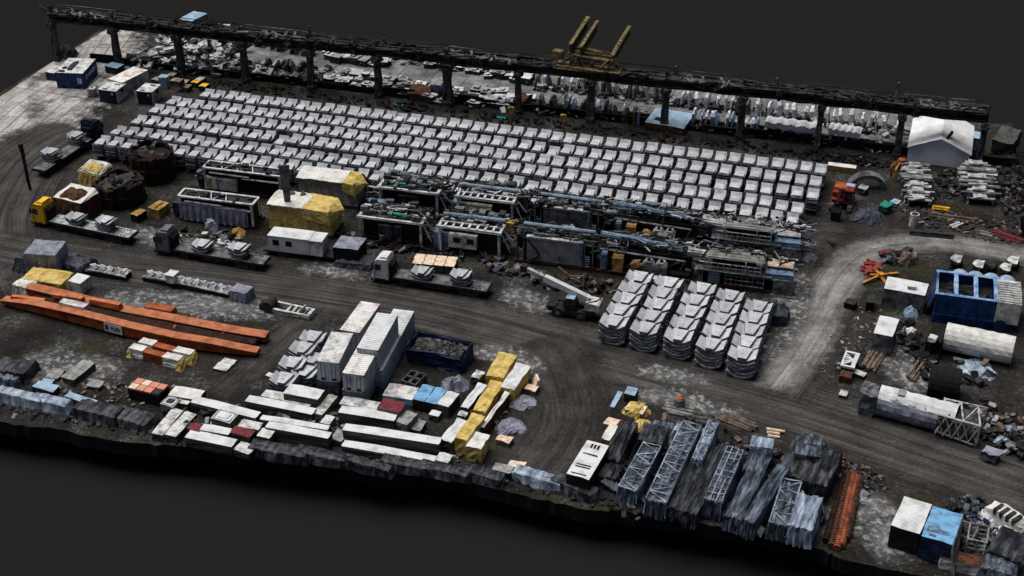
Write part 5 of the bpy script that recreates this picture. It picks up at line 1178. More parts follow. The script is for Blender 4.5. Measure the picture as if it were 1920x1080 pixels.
# box pile left of the film frames
def slotbox():
    O, an, L = fr((1062,888),(1104,899),2.6); t = thing('slotted_box', 'tall white topped box with dark slots left of the film wrapped frames', 'box', O, an); D = 6.4
    b = MB(); b.box(0,L,0,D,0,2.6,1,0); b.build('body', ['white_paint','rust'], t, cuts=2, jit=.06)
    for y in (.35,1.6,2.0,4.0):
        b = MB(); b.box(L*.15,L*.8,y,y+.14,2.62,2.68); b.build('slot', 'dark_steel', t, jit=.02)
    for x in (.3,.45,.6):
        b = MB(); b.box(L*x,L*x+.2,5.2,5.9,2.62,2.7); b.build('vent', 'black', t)
slotbox()
boxy('foam_block', 'small off white block behind the slotted box', 'block', (1127,822), (1142,826), 3.0, 1.2, ['tarp_white','timber'], jit=.09)
boxy('signal_crate', 'red and white crate beside the pale box', 'crate', (1155,797), (1168,801), 1.3, .8, ['red_paint','dark_red'])
tarp_blob('yellow crumpled bag on the heap left of the film frames', (1202,803), 1.5, .9, 'tarp_yellow', 14)
tarp_blob('small yellow sheet over timber by the road', (1192,772), 1.5, 1.0, 'tarp_yellow', 15)
boxy('glass_pane', 'narrow pale blue plate lying by the road', 'plate', (1143,762), (1152,764), 3.4, .15, ['pale_blue','dark_steel'])
boxy('mesh_box', 'small dark wire box with pale lid by the road', 'box', (1170,738), (1190,742), 1.6, 1.1, ['pale_blue','dark_steel'])
# plastic mixer like container with an orange lid
def barrel():
    P = G(1273,765); t = thing('barrel', 'grey barrel with orange red lid standing by the road', 'barrel', P)
    b = MB(); b.cyl((0,0,0),(0,0,1.4),.8,.65,n=12); b.build('body', 'grey_steel', t, cuts=1, jit=.04); b = MB(); b.cyl((0,0,1.4),(0,.1,1.75),.5,.3,n=10); b.build('lid', 'orange_bright', t, jit=.04)
barrel()
def logs(lab, a, c, n, m_='timber', r=.16, W=1.6):
    A, B = G(*a), G(*c); d = B-A; L = d.length; an = math.atan2(d.y,d.x); b = MB(); rr = random.Random(n)
    for k in range(n): y = W*k/n; b.at((0,y,0), rr.uniform(-.05,.05)); b.cyl((rr.uniform(0,.6),0,r+.02+(k % 2)*.2),(L-rr.uniform(0,.6),0,r+.02+(k % 2)*.2),r,n=6); 
    b.at(); o = b.build('pole_bundle', m_, jit=.03); put(o, A, an); return tag(o, lab, 'poles')
logs('long bundle of pale poles lying beside the road, upper left one', (1240,772), (1300,786), 6, 'cladding_pale')
logs('long bundle of reddish poles beside the road, middle one', (1345,786), (1415,812), 7, 'timber')
logs('short bundle of pale poles right of the reddish one', (1432,818), (1470,824), 5, 'timber_pale')
logs('pale rolled matting behind the film frames', (1290,792), (1340,800), 4, 'cladding', .3)
# film wrapped lattice frames
FR = [('leftmost dark film bundle with vertical streaks',(1130,858),(1158,864),7.5,2.6,'film_dark'),('tarred black square cover at the back of the film frames',(1195,824),(1238,832),3.4,2.8,'film_dark'),
 ('low wide film wrapped ribbed frame, second from the left',(1158,912),(1192,921),8.2,2.8,'film'),('long film wrapped ribbed frame in the middle left',(1209,936),(1246,945),14.5,3.2,'film'),
 ('grey film hollow between the two long ribbed frames',(1246,948),(1282,958),12,2.4,'film_dark'),('narrow film frame with brown folded top',(1282,958),(1302,964),13,2.8,'film_dark'),
 ('gridded film wrapped frame in the middle',(1318,936),(1350,944),9.5,3.6,'film'),('tall narrow film ridge behind the gridded frame',(1296,860),(1314,864),7.5,3.6,'film_pale'),
 ('smooth film wrapped frame right of the gridded one',(1358,966),(1386,974),12.5,2.8,'film'),('grey film slab right of the smooth frame',(1390,972),(1412,980),10.5,3.4,'film'),
 ('pale blue film block near the right end',(1478,984),(1520,994),5.6,3.6,'film_pale'),('torn film block with dark hollows beside the pale one',(1440,980),(1476,988),7.5,3.0,'film'),
 ('wide dark film pit with small wrapped blocks at the back',(1455,886),(1512,902),7.5,2.4,'film_dark'),('tall grey brown film wall at the right end',(1512,902),(1546,912),6.5,3.4,'film_dark'),
 ('dark film bundle with round mouth at the left front',(1121,890),(1150,898),2.8,1.8,'film_dark'),('film wrapped blue block behind the smooth frame',(1392,880),(1424,888),5.0,2.8,'film')]
RB = {2:7, 3:11, 6:9, 7:5, 11:4}
for i, (lab, a, c, D, h, m_) in enumerate(FR): filmwrap('film_wrapped_frame', lab, 'wrapped frame', a, (c[0]+4,c[1]+1), D, h*.66, m_, 70+i, amp=.24, flare=.25, rise=.12 if i % 3 else .3, ribs=RB.get(i,0), grid=i in (6,10))
for i, (x, y, z, s_) in enumerate([(1490,866,1.4,2.2),(1500,846,1.5,1.8),(1405,852,1.8,2.0)]):
    O = G(x, y, z); b = MB(); cover(b, 0, s_*1.2, 0, s_, 0, 1.2, 0, 90+i, amp=.15, flare=.05, nu=6); o = b.build('film_block', 'film' if i < 2 else 'film_pale', cuts=1, jit=.05); put(o, (O.x,O.y,z), -.25)
    tag(o, ['larger wrapped block in the dark film pit','smaller wrapped block in the dark film pit','pale wrapped block behind the smooth frame'][i], 'film block')
filmwrap('film_pack', 'long pale blue pack lying across behind the film frames', 'film pack', (1262,806), (1332,822), 1.4, 1.2, 'film_pale', 92)
filmwrap('film_pack', 'pointed dark blue pack left of the long pale blue one', 'film pack', (1222,800), (1262,806), 1.3, 1.0, 'film', 93)
heap('film_litter', 'torn film and dark gaps between the wrapped frames', 'litter', [(1140,900),(1250,930),(1400,960),(1520,985),(1500,900),(1300,860),(1200,850)], 200, 1.3, ['film_dark','film','black'], 1.0, 51, spread=3, flat=.12)
heap('film_litter', 'dark litter behind the wrapped frames towards the road', 'litter', [(1230,785),(1330,815),(1450,850),(1560,880)], 90, .8, ['film_dark','black','timber','dark_steel'], .7, 52, spread=1.6, flat=.2)
# orange corrugated pipes
for i, (x0, y0, x1, y1, m_) in enumerate([(1548,1020,1584,896,'rust'),(1558,1030,1592,892,'rust_light'),(1568,1034,1600,894,'terracotta'),(1577,1030,1606,900,'terracotta'),(1586,1016,1612,906,'rust_light')]):
    A, B = G(x0,y0), G(x1,y1); d = B-A; L = d.length; b = MB(); n = int(L/.35); r = .42
    for k in range(n): b.cyl((k*L/n,0,r),((k+.55)*L/n,0,r),r,n=9,caps=True); b.cyl(((k+.55)*L/n,0,r),((k+1)*L/n,0,r),r*.84,n=9,caps=False)
    o = b.build('ribbed_pipe', m_, jit=.015); put(o, A, math.atan2(d.y,d.x)); tag(o, ['leftmost and darkest','second from the left of the','middle bright','fourth from the left of the','rightmost and shortest'][i]+' orange ribbed pipe beside the film frames', 'pipe', 'orange ribbed pipes')
heap('litter_heap', 'reddish and grey litter behind the orange pipes', 'litter', [(1575,878),(1640,905)], 120, .4, ['rust_light','dark_steel','film','timber'], .5, 53, spread=2)
tarp_blob('grey torn sheet right of the orange pipes', (1604,930), 1.7, .6, 'tarp_grey', 16)
# blue and white van box
def vanbox():
    O, an, L = fr((1671,985),(1786,1020),3.0); t = thing('twin_box', 'large box with white left half and sky blue right half, bottom right', 'box', O, an); D = 5.2
    b = MB(); b.box(0,L*.47,0,D,.2,3.0,1,0); b.build('white_half', ['white_paint','black'], t, cuts=2, jit=.05)
    b = MB(); b.box(L*.5,L,-.2,D-.2,.2,3.05,1,0); b.build('blue_half', ['sky_blue','navy'], t, cuts=2, jit=.05)
    b = MB(); b.box(L*.55,L*.9,.9,1.5,3.08,3.14); b.box(L*.6,L*.72,.2,.5,3.08,3.14); b.build('roof_vent', 'duct_blue', t, jit=.05)
    b = MB(); b.hexa([(L,0,0),(L+1.0,-1.6,0),(L+1.0,-1.2,0),(L,D-.4,0),(L,-.2,3.0),(L+.1,-.2,3.0),(L+.1,D-.4,3.0),(L,D-.4,3.0)]); b.build('leaning_board', 'grey_steel', t, cuts=2, jit=.05)
vanbox()
def crateframe(lab, a, c, D, h, m_='cladding_pale', n=4):
    O, an, L = fr(a, c, h); b = MB()
    for k in range(n+1):
        z = h*k/n
        for p, q in (((0,0,z),(L,0,z)),((0,D,z),(L,D,z)),((0,0,z),(0,D,z)),((L,0,z),(L,D,z))): b.bar(p,q,.12)
    for x in (0,L/2,L):
        for y in (0,D): b.bar((x,y,0),(x,y,h),.12)
    o = b.build('open_crate', m_, cuts=1, jit=.05); put(o, O, an); tag(o, lab, 'frame')
crateframe('tall pale timber frame with three bays, bottom right', (1815,1010), (1850,1018), 2.6, 2.2)
crateframe('low pale timber frame behind the tall one', (1790,1000), (1822,1012), 2.4, 1.2)
boxy('metal_trough', 'dark red brown open trough at the bottom right', 'trough', (1762,1048), (1842,1066), 1.9, 1.2, ['rust_light','white_dirty'], jit=.1)
def whitepiece():
    P = G(1885,985); t = thing('machine_cover', 'white perforated machine cover at the right border', 'machine part', P, -.9)
    b = MB(); b.prism([(-2.6,0),(-2.2,1.4),(-.8,1.9),(1.6,1.7),(2.4,.9),(2.2,0)], -.9, .9, 'y', 0); b.build('shell', 'tarp_white', t, cuts=2, jit=.09)
    for k in range(4):
        b = MB(); b.box(-1.2+k*.75,-.85+k*.75,-1.0,.4,1.3,2.02); b.build('slot', 'dark_steel', t, jit=.06)
whitepiece()
tarp_blob('white round bag left of the perforated cover', (1853,975), 1.2, 1.0, 'white_paint', 17)
tarp_blob('white lumpy bag below the perforated cover', (1892,1008), 1.6, .9, 'white_paint', 18)
filmwrap('film_pack', 'dark film pack at the lower right corner', 'film pack', (1850,1030), (1925,1060), 4.5, 1.8, 'film_dark', 95)
filmwrap('film_pack', 'grey film pack in the very corner bottom right', 'film pack', (1840,1062), (1905,1082), 2.5, 1.4, 'film', 96)
heap('litter_heap', 'dark litter around the bottom right goods', 'litter', [(1790,960),(1850,990),(1920,1000),(1900,1060),(1800,1050)], 260, .6, ['film_dark','dark_steel','film','cladding_pale','navy'], .9, 54, spread=3, wts=[5,4,3,1,1])

# ------------------------------------------------------------------ right side
def bluebox():
    O, an, L = fr((1755,551),(1868,566),4.2); D = 6.0; H = 4.2; t = thing('open_bin_row', 'big blue box divided into three open dark bays with white end', 'container', O, an)
    L2 = L*1.42
    b = MB(); w = .2
    b.box(0,L,0,w,0,H,0); b.box(0,L,D-w,D,0,H,0)
    for k in range(4): b.box(L*k/3-(.1 if k else 0),L*k/3+(.12),w,D-w,0,H,0)
    for k in range(6): b.box(L*k/6+.1,L*k/6+.3,-.14,0,.2,H-.2,0)
    b.box(0,L,-.16,0,1.2,1.4,0); b.build('wall', 'blue_box', t, cuts=1, jit=.03)
    b = MB(); b.box(-.1,L+.1,-.1,.35,H,H+.12); b.box(-.1,L+.1,D-.35,D+.1,H,H+.12)
    for k in range(4): b.box(L*k/3-.25+(.2 if k == 0 else 0),L*k/3+.25,.35,D-.35,H,H+.12)
    b.build('rim', 'blue_rim', t, cuts=2, jit=.05)
    b = MB(); rr = random.Random(5)
    for k in range(3): b.box(L*k/3+.3,L*(k+1)/3-.2,.3,D-.3,.1,2.9,0)
    for k in range(16): b.at((rr.uniform(1,L-1.5),rr.uniform(1,D-1.2),2.7), rr.uniform(0,3), rr.uniform(-.6,.6)); b.box(-1,1,-.5,.5,0,.5, rr.choice([0,1,1]))
    b.at(); b.build('bay_filling', ['black','dark_steel'], t)
    b = MB(); b.box(L+.15,L2,-.1,D*.95,1.2,H+.1,0)
    for k in range(9): b.box(L+.2,L2-.05,.1+k*.58,.35+k*.58,H+.1,H+.2,1)
    b.build('end_housing', ['white_dirty','cladding_pale'], t, cuts=1, jit=.03)
    b = MB(); b.box(L+.1,L2,0,D*.9,0,1.2); b.cyl((L+1,-.2,.8),(L+1,.4,.8),.9,n=12); b.build('end_base', 'navy', t)
    for k in range(4):
        b = MB(); x = L*.42+k*L*.27; b.cyl((x,D+1.4,2.0),(x+.1,D+3.4,1.7),1.25,n=14); b.build('blue_tank', 'pale_blue', t, cuts=1, jit=.05)
    b = MB(); b.add([(-.3,D*.6,.5),(-.1,D*.9,H+1.8),(-.35,D*.95,.5),(-1.0,D*.3,0),(-.2,0,H-.4)],[(0,1,2),(3,1,0),(3,4,1),(4,0,1),(3,0,4)]); b.build('end_flap', 'navy', t, cuts=2, jit=.08)
bluebox()
def flatbox(lab, a, c, D, h, top, side, seed):
    o = boxy('storage_box', lab, 'box', a, c, D, h, [top, side], cuts=2, jit=.06)
flatbox('pale topped grey box left of the blue bays', (1657,540), (1735,555), 3.2, 2.8, 'white_paint', 'grey_steel', 1)
boxy('roof_piece', 'small white piece lying on the pale topped box', 'board', (1702,536), (1716,538), 1.0, .4, ['white_paint','white_dirty'], z0=2.9, jit=.05)
flatbox('narrow tall pale topped grey box below the first', (1637,624), (1674,632), 4.4, 3.0, 'white_paint', 'grey_steel', 2)
def cyltank(lab, a, c, r, m_, seed, name='tank_shell', zc=None, amp=.06):
    zc = zc or r; A, B = G(*a, zc), G(*c, zc); d = B-A; L = d.length; n = 18; nu = 12; b = MB(); rr = random.Random(seed)
    vs = [(L*i/nu, (r+rr.uniform(-amp,amp))*math.cos(2*math.pi*k/n), zc+(r+rr.uniform(-amp,amp))*math.sin(2*math.pi*k/n)) for i in range(nu+1) for k in range(n)]
    fs = [(i*n+k, i*n+(k+1)%n, (i+1)*n+(k+1)%n, (i+1)*n+k) for i in range(nu) for k in range(n)]+[tuple(range(n)), tuple(range(nu*n,nu*n+n))]
    b.add(vs, fs); o = b.build(name, m_, smooth=False); put(o, (A.x,A.y,0), math.atan2(d.y,d.x)); return o
o = cyltank('', (1772,630), (1900,657), 1.75, 'tarp_white', 3); tag(o, 'big pale round tank lying in front of the blue bays', 'tank')
o = cyltank('', (1742,712), (1800,722), 1.9, 'black', 4, 'black_tank'); tag(o, 'black round tank lying below the pale one', 'tank')
boxy('black_case', 'black block with small white cap left of the pale tank', 'box', (1738,636), (1766,642), 4.2, 2.6, ['black','black'], jit=.12, cuts=2)
boxy('cap', 'small bright white cap on the black block', 'cap', (1740,633), (1755,637), 1.0, .5, ['white_paint','white_paint'], z0=2.7, jit=.05)
tarp_blob('small blue white sack between the grey boxes and the blue bays', (1707,590), .9, 1.1, 'pale_blue', 19)
tarp_blob('tiny white blue sack on the soil below', (1708,624), .7, .8, 'white_paint', 20)
tarp_blob('pale sheet strip trailing below the big pale tank', (1830,692), 2.6, .4, 'film_pale', 21)
boxy('wooden_box', 'dark small box on the soil left of the storage boxes', 'box', (1583,567), (1603,572), 1.4, .9, ['dark_steel','black'], jit=.08)
boxy('wooden_box', 'dark narrow box with white foot below the pale topped box', 'box', (1625,566), (1640,568), 2.2, 1.4, ['dark_steel','black'], jit=.08)
logs('reddish brown planks lying in a strip below the tall grey box', (1637,700), (1665,654), 7, 'timber', .2, 1.9)
logs('brown planks leaning along the black tank', (1712,718), (1740,674), 4, 'timber', .2, 1.2)
def pallet_frame():
    O, an, L = fr((1575,684),(1602,690),1.4); t = thing('star_frame', 'white frame with dark star cut outs on a rusty base', 'frame', O, an)
    b = MB(); b.box(0,L,0,.3,1.1,1.4); b.box(0,L,3.1,3.4,1.1,1.4); b.box(0,.25,.3,3.1,1.1,1.4); b.box(L-.5,L,.3,3.1,1.1,1.4)
    for k in range(5): b.bar((L-.4,1.7,1.25),(.15,.4+k*.62,1.25),.18,.25)
    b.build('plate', 'white_paint', t, jit=.03); b = MB(); b.box(.1,L-.1,.1,3.3,0,1.0); b.build('base', 'black', t); b = MB(); b.box(.3,L,-1.6,-.2,.1,.9); b.build('step', 'rust_light', t, cuts=1, jit=.08)
pallet_frame()
boxy('slab_piece', 'pale slab lying below the star frame', 'slab', (1583,694), (1620,706), 1.0, .5, ['white_dirty','dark_steel'], jit=.06)
# long white torn tube beside the road
def torn():
    A, B = G(1614,742,1.7), G(1840,802,1.7); d = B-A; L = d.length; t = thing('wrapped_tube', 'long round white wrapped tube with torn open lattice end beside the road', 'tube', (A.x,A.y,0), math.atan2(d.y,d.x))
    b = MB(); n = 16; nu = 14; rr = random.Random(9); r0 = 1.7; Lc = L*.66; x0 = L*.16
    vs = [(x0+(Lc-x0)*i/nu, (r0+rr.uniform(-.1,.1))*math.cos(2*math.pi*k/n), 1.75+(r0+rr.uniform(-.08,.08))*math.sin(2*math.pi*k/n)) for i in range(nu+1) for k in range(n)]
    fs = [(i*n+k, i*n+(k+1)%n, (i+1)*n+(k+1)%n, (i+1)*n+k) for i in range(nu) for k in range(n)]+[tuple(range(n)), tuple(range(nu*n,nu*n+n))]
    b.add(vs, fs); b.build('casing', 'tarp_grey', t)
    b = MB(); g_ = rumple(lambda u, v: (x0-.1+(L*.80-x0)*u, 1.75*math.cos(.5+2.0*v)+.1, 1.75+1.85*math.sin(.5+2.0*v)), 16, 5, .07, 4); b.grid(g_, 16, 5); n_ = len(b.v); b.v += [(x,y,z-.08) for x,y,z in b.v]; b.f += [tuple(n_+k for k in q[::-1]) for q in b.f]; b.m += b.m[:]
    b.build('top_sheet', 'white_paint', t, fix=False)
    b = MB(); b.box(0,L*.14,-1.5,1.3,0,3.2); b.build('end_cap', 'grey_steel', t, cuts=2, jit=.25)
    b = MB(); xe = L
    for y in (-1.9,1.9): b.bar((Lc,y*.9,3.1),(xe,y,3.2),.16); b.bar((Lc,y*.9,.8),(xe,y,.4),.16)
    for k in range(5): x = Lc+(xe-Lc)*k/5; q = Lc+(xe-Lc)*(k+1)/5; b.bar((x,-1.8 if k % 2 else 1.8,3.15),(q,1.8 if k % 2 else -1.8,3.15),.16); b.bar((x,-1.85,.6),(q,-1.85,3.1),.14); b.bar((x,-1.85,3.1),(q,-1.85,.5),.12)
    b.bar((xe,-1.9,.3),(xe,-1.9,3.2),.2); b.bar((xe,1.9,.3),(xe,1.9,3.2),.2); b.build('lattice', 'light_steel', t, cuts=1, jit=.04)
    b = MB(); b.box(Lc,xe-.3,-1.5,1.5,.3,2.5); b.build('inner_core', 'cladding', t, cuts=2, jit=.15)
    b = MB(); b.box(L*.30,L*.36,-.6,.5,3.62,3.66); b.build('blue_mark', 'tarp_grey', t)
torn()
heap('scrap_heap', 'brown and grey junk heap behind the torn tube at the right border', 'scrap', [(1850,800),(1880,810),(1925,840)], 280, .8, ['rust','timber','dark_steel','cladding_pale','film_pale'], 1.8, 55, spread=3.5, wts=[3,2,4,2,1])
heap('scrap_heap', 'dark scrap around the black tank and the pale one', 'scrap', [(1700,610),(1720,680),(1770,700),(1860,700)], 70, 1.0, ['black','dark_steel','film','timber'], .8, 56, spread=2.5, wts=[4,3,1,1])
heap('twig_litter', 'thin sticks and boards scattered on the soil between the tracks', 'litter', [(1560,690),(1600,640),(1640,600),(1690,640)], 110, .4, ['timber','cladding_pale','dark_steel'], .15, 57, spread=4, flat=.12)
boxy('window_frame_piece', 'small pale square frame left of the torn tube', 'frame', (1573,740), (1587,743), 1.2, .5, ['light_steel','dark_steel'])
boxy('white_machine_piece', 'grey crumpled bag at the right end of the torn tube', 'bag', (1838,845), (1868,858), 1.6, 1.2, ['tarp_grey','tarp_dark'], jit=.2, cuts=2)
# bins and junk behind the blue bays
for i, (x, y, m_) in enumerate([(1793,492,'light_steel'),(1858,500,'dark_steel'),(1886,508,'white_dirty'),(1900,495,'white_dirty'),(1835,502,'white_dirty')]):
    boxy('drum_box', ['lone grey box beside the branch road','dark box behind the blue bays','white box behind the blue bays','round pale box at the back behind the blue bays','flat pale lid behind the blue bays'][i], 'box', (x-11,y-4), (x+10,y), 1.9, 1.3, [m_,'dark_steel'], jit=.16, cuts=2)
# yellow spider like frame and red scrap
mat('crate_orange', (.55,.25,.03), (.2,.09,.02), 1.3, .4, .7, .3, 8, fine=.2)
def spider():
    P = G(1650,522); t = thing('cross_frame', 'yellow orange steel cross lying on the soil near the branch road', 'frame', P, .2); b = MB()
    for a_, L_ in ((.15,2.8),(1.5,1.7),(3.5,3.2),(4.7,2.4),(2.6,1.4)): b.bar((0,0,.5),(L_*math.cos(a_),L_*math.sin(a_),.25),.28,.3)
    b.cyl((0,0,.3),(0,0,.8),.5,n=8); b.build('cross', 'crate_orange', t, jit=.04)
spider()
heap('red_scrap', 'pinkish red scrap beside the yellow cross', 'scrap', [(1626,512),(1640,492)], 16, 1.3, ['red_paint','dark_red'], .6, 58, spread=.8, flat=.15)
heap('scrap_heap', 'grey and brown scrap bags behind the yellow cross', 'scrap', [(1660,485),(1700,490)], 40, 1.2, ['film','timber','dark_red','dark_steel'], .9, 59, spread=1.2)
tarp_blob('striped brown white bag behind the yellow cross', (1698,492), 1.3, 1.6, 'timber', 23)
# excavator
def digger():
    P = G(1578,386); t = thing('excavator', 'orange red tracked excavator with black arm at the right end of the field', 'excavator', P, R(70))
    for y in (-1.6,1.0):
        b = MB(); b.prism([(-2.2,.2),(-1.9,0),(1.9,0),(2.2,.2),(2.2,.7),(1.9,.95),(-1.9,.95),(-2.2,.7)], y, y+.6, 'y', 0)
        for k in range(14): b.box(-2.1+k*.3,-1.98+k*.3,y-.02,y+.62,.93,1.0)
        b.build('track', 'timber', t, jit=.02)
    b = MB(); b.box(-1.2,2.6,-1.5,1.5,1.0,1.5,0); b.box(.8,2.8,-1.5,1.5,1.4,2.5,1); b.box(-.4,.8,.4,1.5,1.4,2.3,0); b.build('body', ['red_paint','orange_paint'], t, bev=.04)
    b = MB(); b.box(-1.2,.6,-1.5,-.3,1.5,3.0,0,tx=.1); o = b.build('cab', 'glass', t); b = MB(); b.box(-1.15,.6,-1.5,-.25,3.0,3.12); b.box(.5,.62,-1.52,-.28,1.5,3.0); b.build('cab_frame', 'red_paint', o)
    b = MB(); b.bar((.2,.2,1.6),(-2.6,.2,3.9),.5,.6,0); b.bar((-2.6,.2,3.9),(-4.6,.2,2.4),.42,.5,1); b.build('arm', ['red_paint','black'], t)
    b = MB(); b.prism([(-5.2,.3),(-4.2,.2),(-3.9,1.2),(-4.5,2.3),(-5.3,1.5)], -.5, .9, 'y', 0); b.build('bucket', 'black', t, jit=.03)
    b = MB(); b.box(1.0,2.6,-1.3,-.1,2.5,2.6); b.build('hood_panel', 'pale_blue', t)
digger()
def halfring():
    A, B = G(1590,350), G(1658,352); r = (B-A).length/2; c = (A+B)/2; b = MB(); n = 26
    vs = []
    for i in range(n+1):
        a_ = math.pi*(-.06+1.12*i/n)
        for rad, y in ((r,-.7),(r*.8,-.7),(r*.8,.7),(r,.7)): vs.append((rad*math.cos(a_), y, max(0,rad*math.sin(a_)*.82)+.0))
    fs = [(i*4+k, i*4+(k+1)%4, (i+1)*4+(k+1)%4, (i+1)*4+k) for i in range(n) for k in range(4)]+[(3,2,1,0),(n*4,n*4+1,n*4+2,n*4+3)]
    b.add(vs, fs)
    for i in range(34):
        a_ = math.pi*i/33; p = Vector((r*math.cos(a_),0,r*math.sin(a_)*.82)); b.bar(p*1.0+Vector((0,-.7,.02)), p*1.04+Vector((0,.7,.02)), .22, .22)
    o = b.build('half_ring', 'grey_steel', jit=.02); put(o, c, 0); tag(o, 'large dark toothed half ring standing behind the excavator', 'ring')
halfring()
boxy('yellow_beam', 'white topped yellow beam at the corner of the segment field', 'beam', (1552,309), (1605,316), 1.2, .9, ['white_paint','crate_yellow'], jit=.04)
def orangering():
    P = G(1686,335); t = thing('claw', 'orange rusty round claw standing before the white hall', 'machine part', P, 0)
    for k in range(8):
        a_ = k*math.pi/4; b = MB(); c_, s_ = math.cos(a_), math.sin(a_)
        b.bar((.4*c_,.4*s_,3.0),(1.5*c_,1.5*s_,2.0),.25); b.bar((1.5*c_,1.5*s_,2.0),(1.3*c_,1.3*s_,.4),.25); b.build('prong', 'crate_yellow' if k % 2 else 'orange_paint', t, jit=.05)
    b = MB(); b.cyl((0,0,2.6),(0,0,3.3),.6,n=10); b.build('hub', 'orange_paint', t)
orangering()
def scraptower(lab, p, W, D, h, seed, n=17):
    P = G(*p); t = thing('crushed_machine', lab, 'scrap machine', P, R(-8)); rr = random.Random(seed)
    b = MB(); b.box(-W*.4,W*.4,.3,D,0,h*.45); b.build('core', 'black', t, cuts=1, jit=.12)
    for k in range(n):
        f = k/n; b = MB(); y = D*f; w = W*rr.uniform(.6,1.1); z = h*(.35+.6*f)+rr.uniform(-.2,.2)
        b.box(-w/2,w/2,y-.15,y+.25,z,z+.22,0); b.box(-w/2,-w/2+.2,y,y+.3,z-.9,z,0); b.box(w/2-.3,w/2,y,y+.3,z-.7,z,0)
        if k % 3 == 0: b.box(-w*.3,w*.2,y-.3,y+1.0,z+.24,z+.5,0)
        b.build('slat', 'light_steel' if rr.random() < .7 else 'grey_steel', t, cuts=1, jit=.12, seed=seed*20+k)
scraptower('pale crushed machine standing before the white hall', (1722,388), 4.6, 9.0, 2.8, 3)
scraptower('pale crushed machine at the right of the hall', (1838,384), 5.4, 8.5, 3.0, 4)
b = MB(); b.cyl((0,0,0),(0,0,2.0),.65,n=14,m=0,mc=0); b.cyl((0,0,2.0),(0,0,2.02),.5,n=14,m=1); o = b.build('white_drum', ['white_dirty','dark_steel'], jit=.02); put(o, G(1712,424), 0); tag(o, 'upright white grey drum near the branch road', 'drum')
tarp_blob('dark blue crumpled machine heap right of the excavator', (1625,410), 2.2, 1.2, 'tarp_dark', 24, 'machine_heap', 'scrap machine')
boxy('green_bin', 'dark green open bin right of the excavator', 'bin', (1648,385), (1664,390), 2.0, 1.2, ['green_paint','green_dark'], jit=.08)
boxy('small_case', 'small pale machine case before the half ring', 'box', (1608,352), (1621,356), 1.6, 1.0, ['light_steel','dark_steel'], jit=.12)
boxy('blue_sheet', 'blue flat sheet left of the crushed machine', 'sheet', (1668,378), (1682,383), 1.4, .3, ['pale_blue','dark_steel'], jit=.08)
for i, (a, c, n, m_) in enumerate([((1742,392),(1780,397),3,'yellow_paint'),((1700,440),(1790,448),3,'dark_steel'),((1860,440),(1918,458),4,'dark_red'),((1780,432),(1806,422),2,'white_paint'),((1735,405),(1830,418),3,'timber'),((1830,438),(1860,446),2,'cladding_pale')]):
    logs(['yellow and white rods below the crushed machine','dark long beams above the branch road','dark red beams at the right border','bright white rod lying slantwise on the soil','brown planks behind the white drum','grey posts by the dark red beams'][i], a, c, n, m_, .16, .9)
heap('scrap_heap', 'dark scrap and wires between the crushed machines', 'scrap', [(1740,350),(1800,345),(1880,340),(1905,400),(1890,290)], 420, .7, ['dark_steel','black','rust','grey_steel','timber'], 1.0, 60, spread=4, flat=.2, wts=[5,4,2,1,1])
heap('scrap_heap', 'loose planks and bars above the branch road', 'scrap', [(1700,400),(1800,420),(1900,440)], 260, .6, ['dark_steel','timber','rust','grey_steel','dark_red'], .3, 61, spread=3.5, flat=.1, wts=[6,3,3,1,1])
heap('scrap_heap', 'dark scrap along the foot of the runway right end', 'scrap', [(1560,300),(1650,310),(1700,318)], 90, .5, ['dark_steel','black','timber','light_steel'], .5, 62, spread=1.5, wts=[4,4,1,1])
# white arched hall
def hall():
    A, B = G(1700,303), G(1814,318); d = B-A; L = d.length; an = math.atan2(d.y,d.x); D = 10.5; t = thing('fabric_hall', 'white fabric hall with pitched roof behind the last runway column', 'hall', A, an); e = 2.6; rd = 4.6
    b = MB(); b.prism([(0,0),(L,0),(L,e),(L/2,rd-.1),(0,e)], .1, D-.1, 'y', 0); b.build('wall', 'tarp_hall', t, cuts=1, jit=.03)
    b = MB()
    for s_ in (0,1):
        x0, x1 = (0-.2, L/2) if s_ == 0 else (L/2, L+.2); z0, z1 = (e-.1, rd) if s_ == 0 else (rd, e-.1)
        b.hexa([(x0,-.3,z0),(x1,-.3,z1),(x1,D+.3,z1),(x0,D+.3,z0),(x0,-.3,z0+.15),(x1,-.3,z1+.15),(x1,D+.3,z1+.15),(x0,D+.3,z0+.15)],0)
    b.build('roof', 'white_dirty2', t, cuts=3, jit=.05)
    b = MB(); b.bar((L*.56,.2,rd-.6),(L*.66,2.4,rd+.3),.35,.4); b.build('chimney', 'dark_steel', t)
mat('white_dirty2', (.72,.72,.71), (.50,.50,.48), .35, .4, .7, .2, 5, fine=.08); mat('tarp_hall', (.80,.81,.82), (.66,.67,.68), .5, .45, .7, .3, 4, fine=.08)
hall()
boxy('site_box', 'white blue box right of the fabric hall behind the runway', 'box', (1818,256), (1836,260), 2.6, 2.6, ['pale_blue','grey_steel'], jit=.08)
boxy('grey_shed', 'low grey block on the slab at the far right corner', 'box', (1862,262), (1900,270), 6, 2.6, ['cladding','dark_steel'], jit=.15, cuts=2)

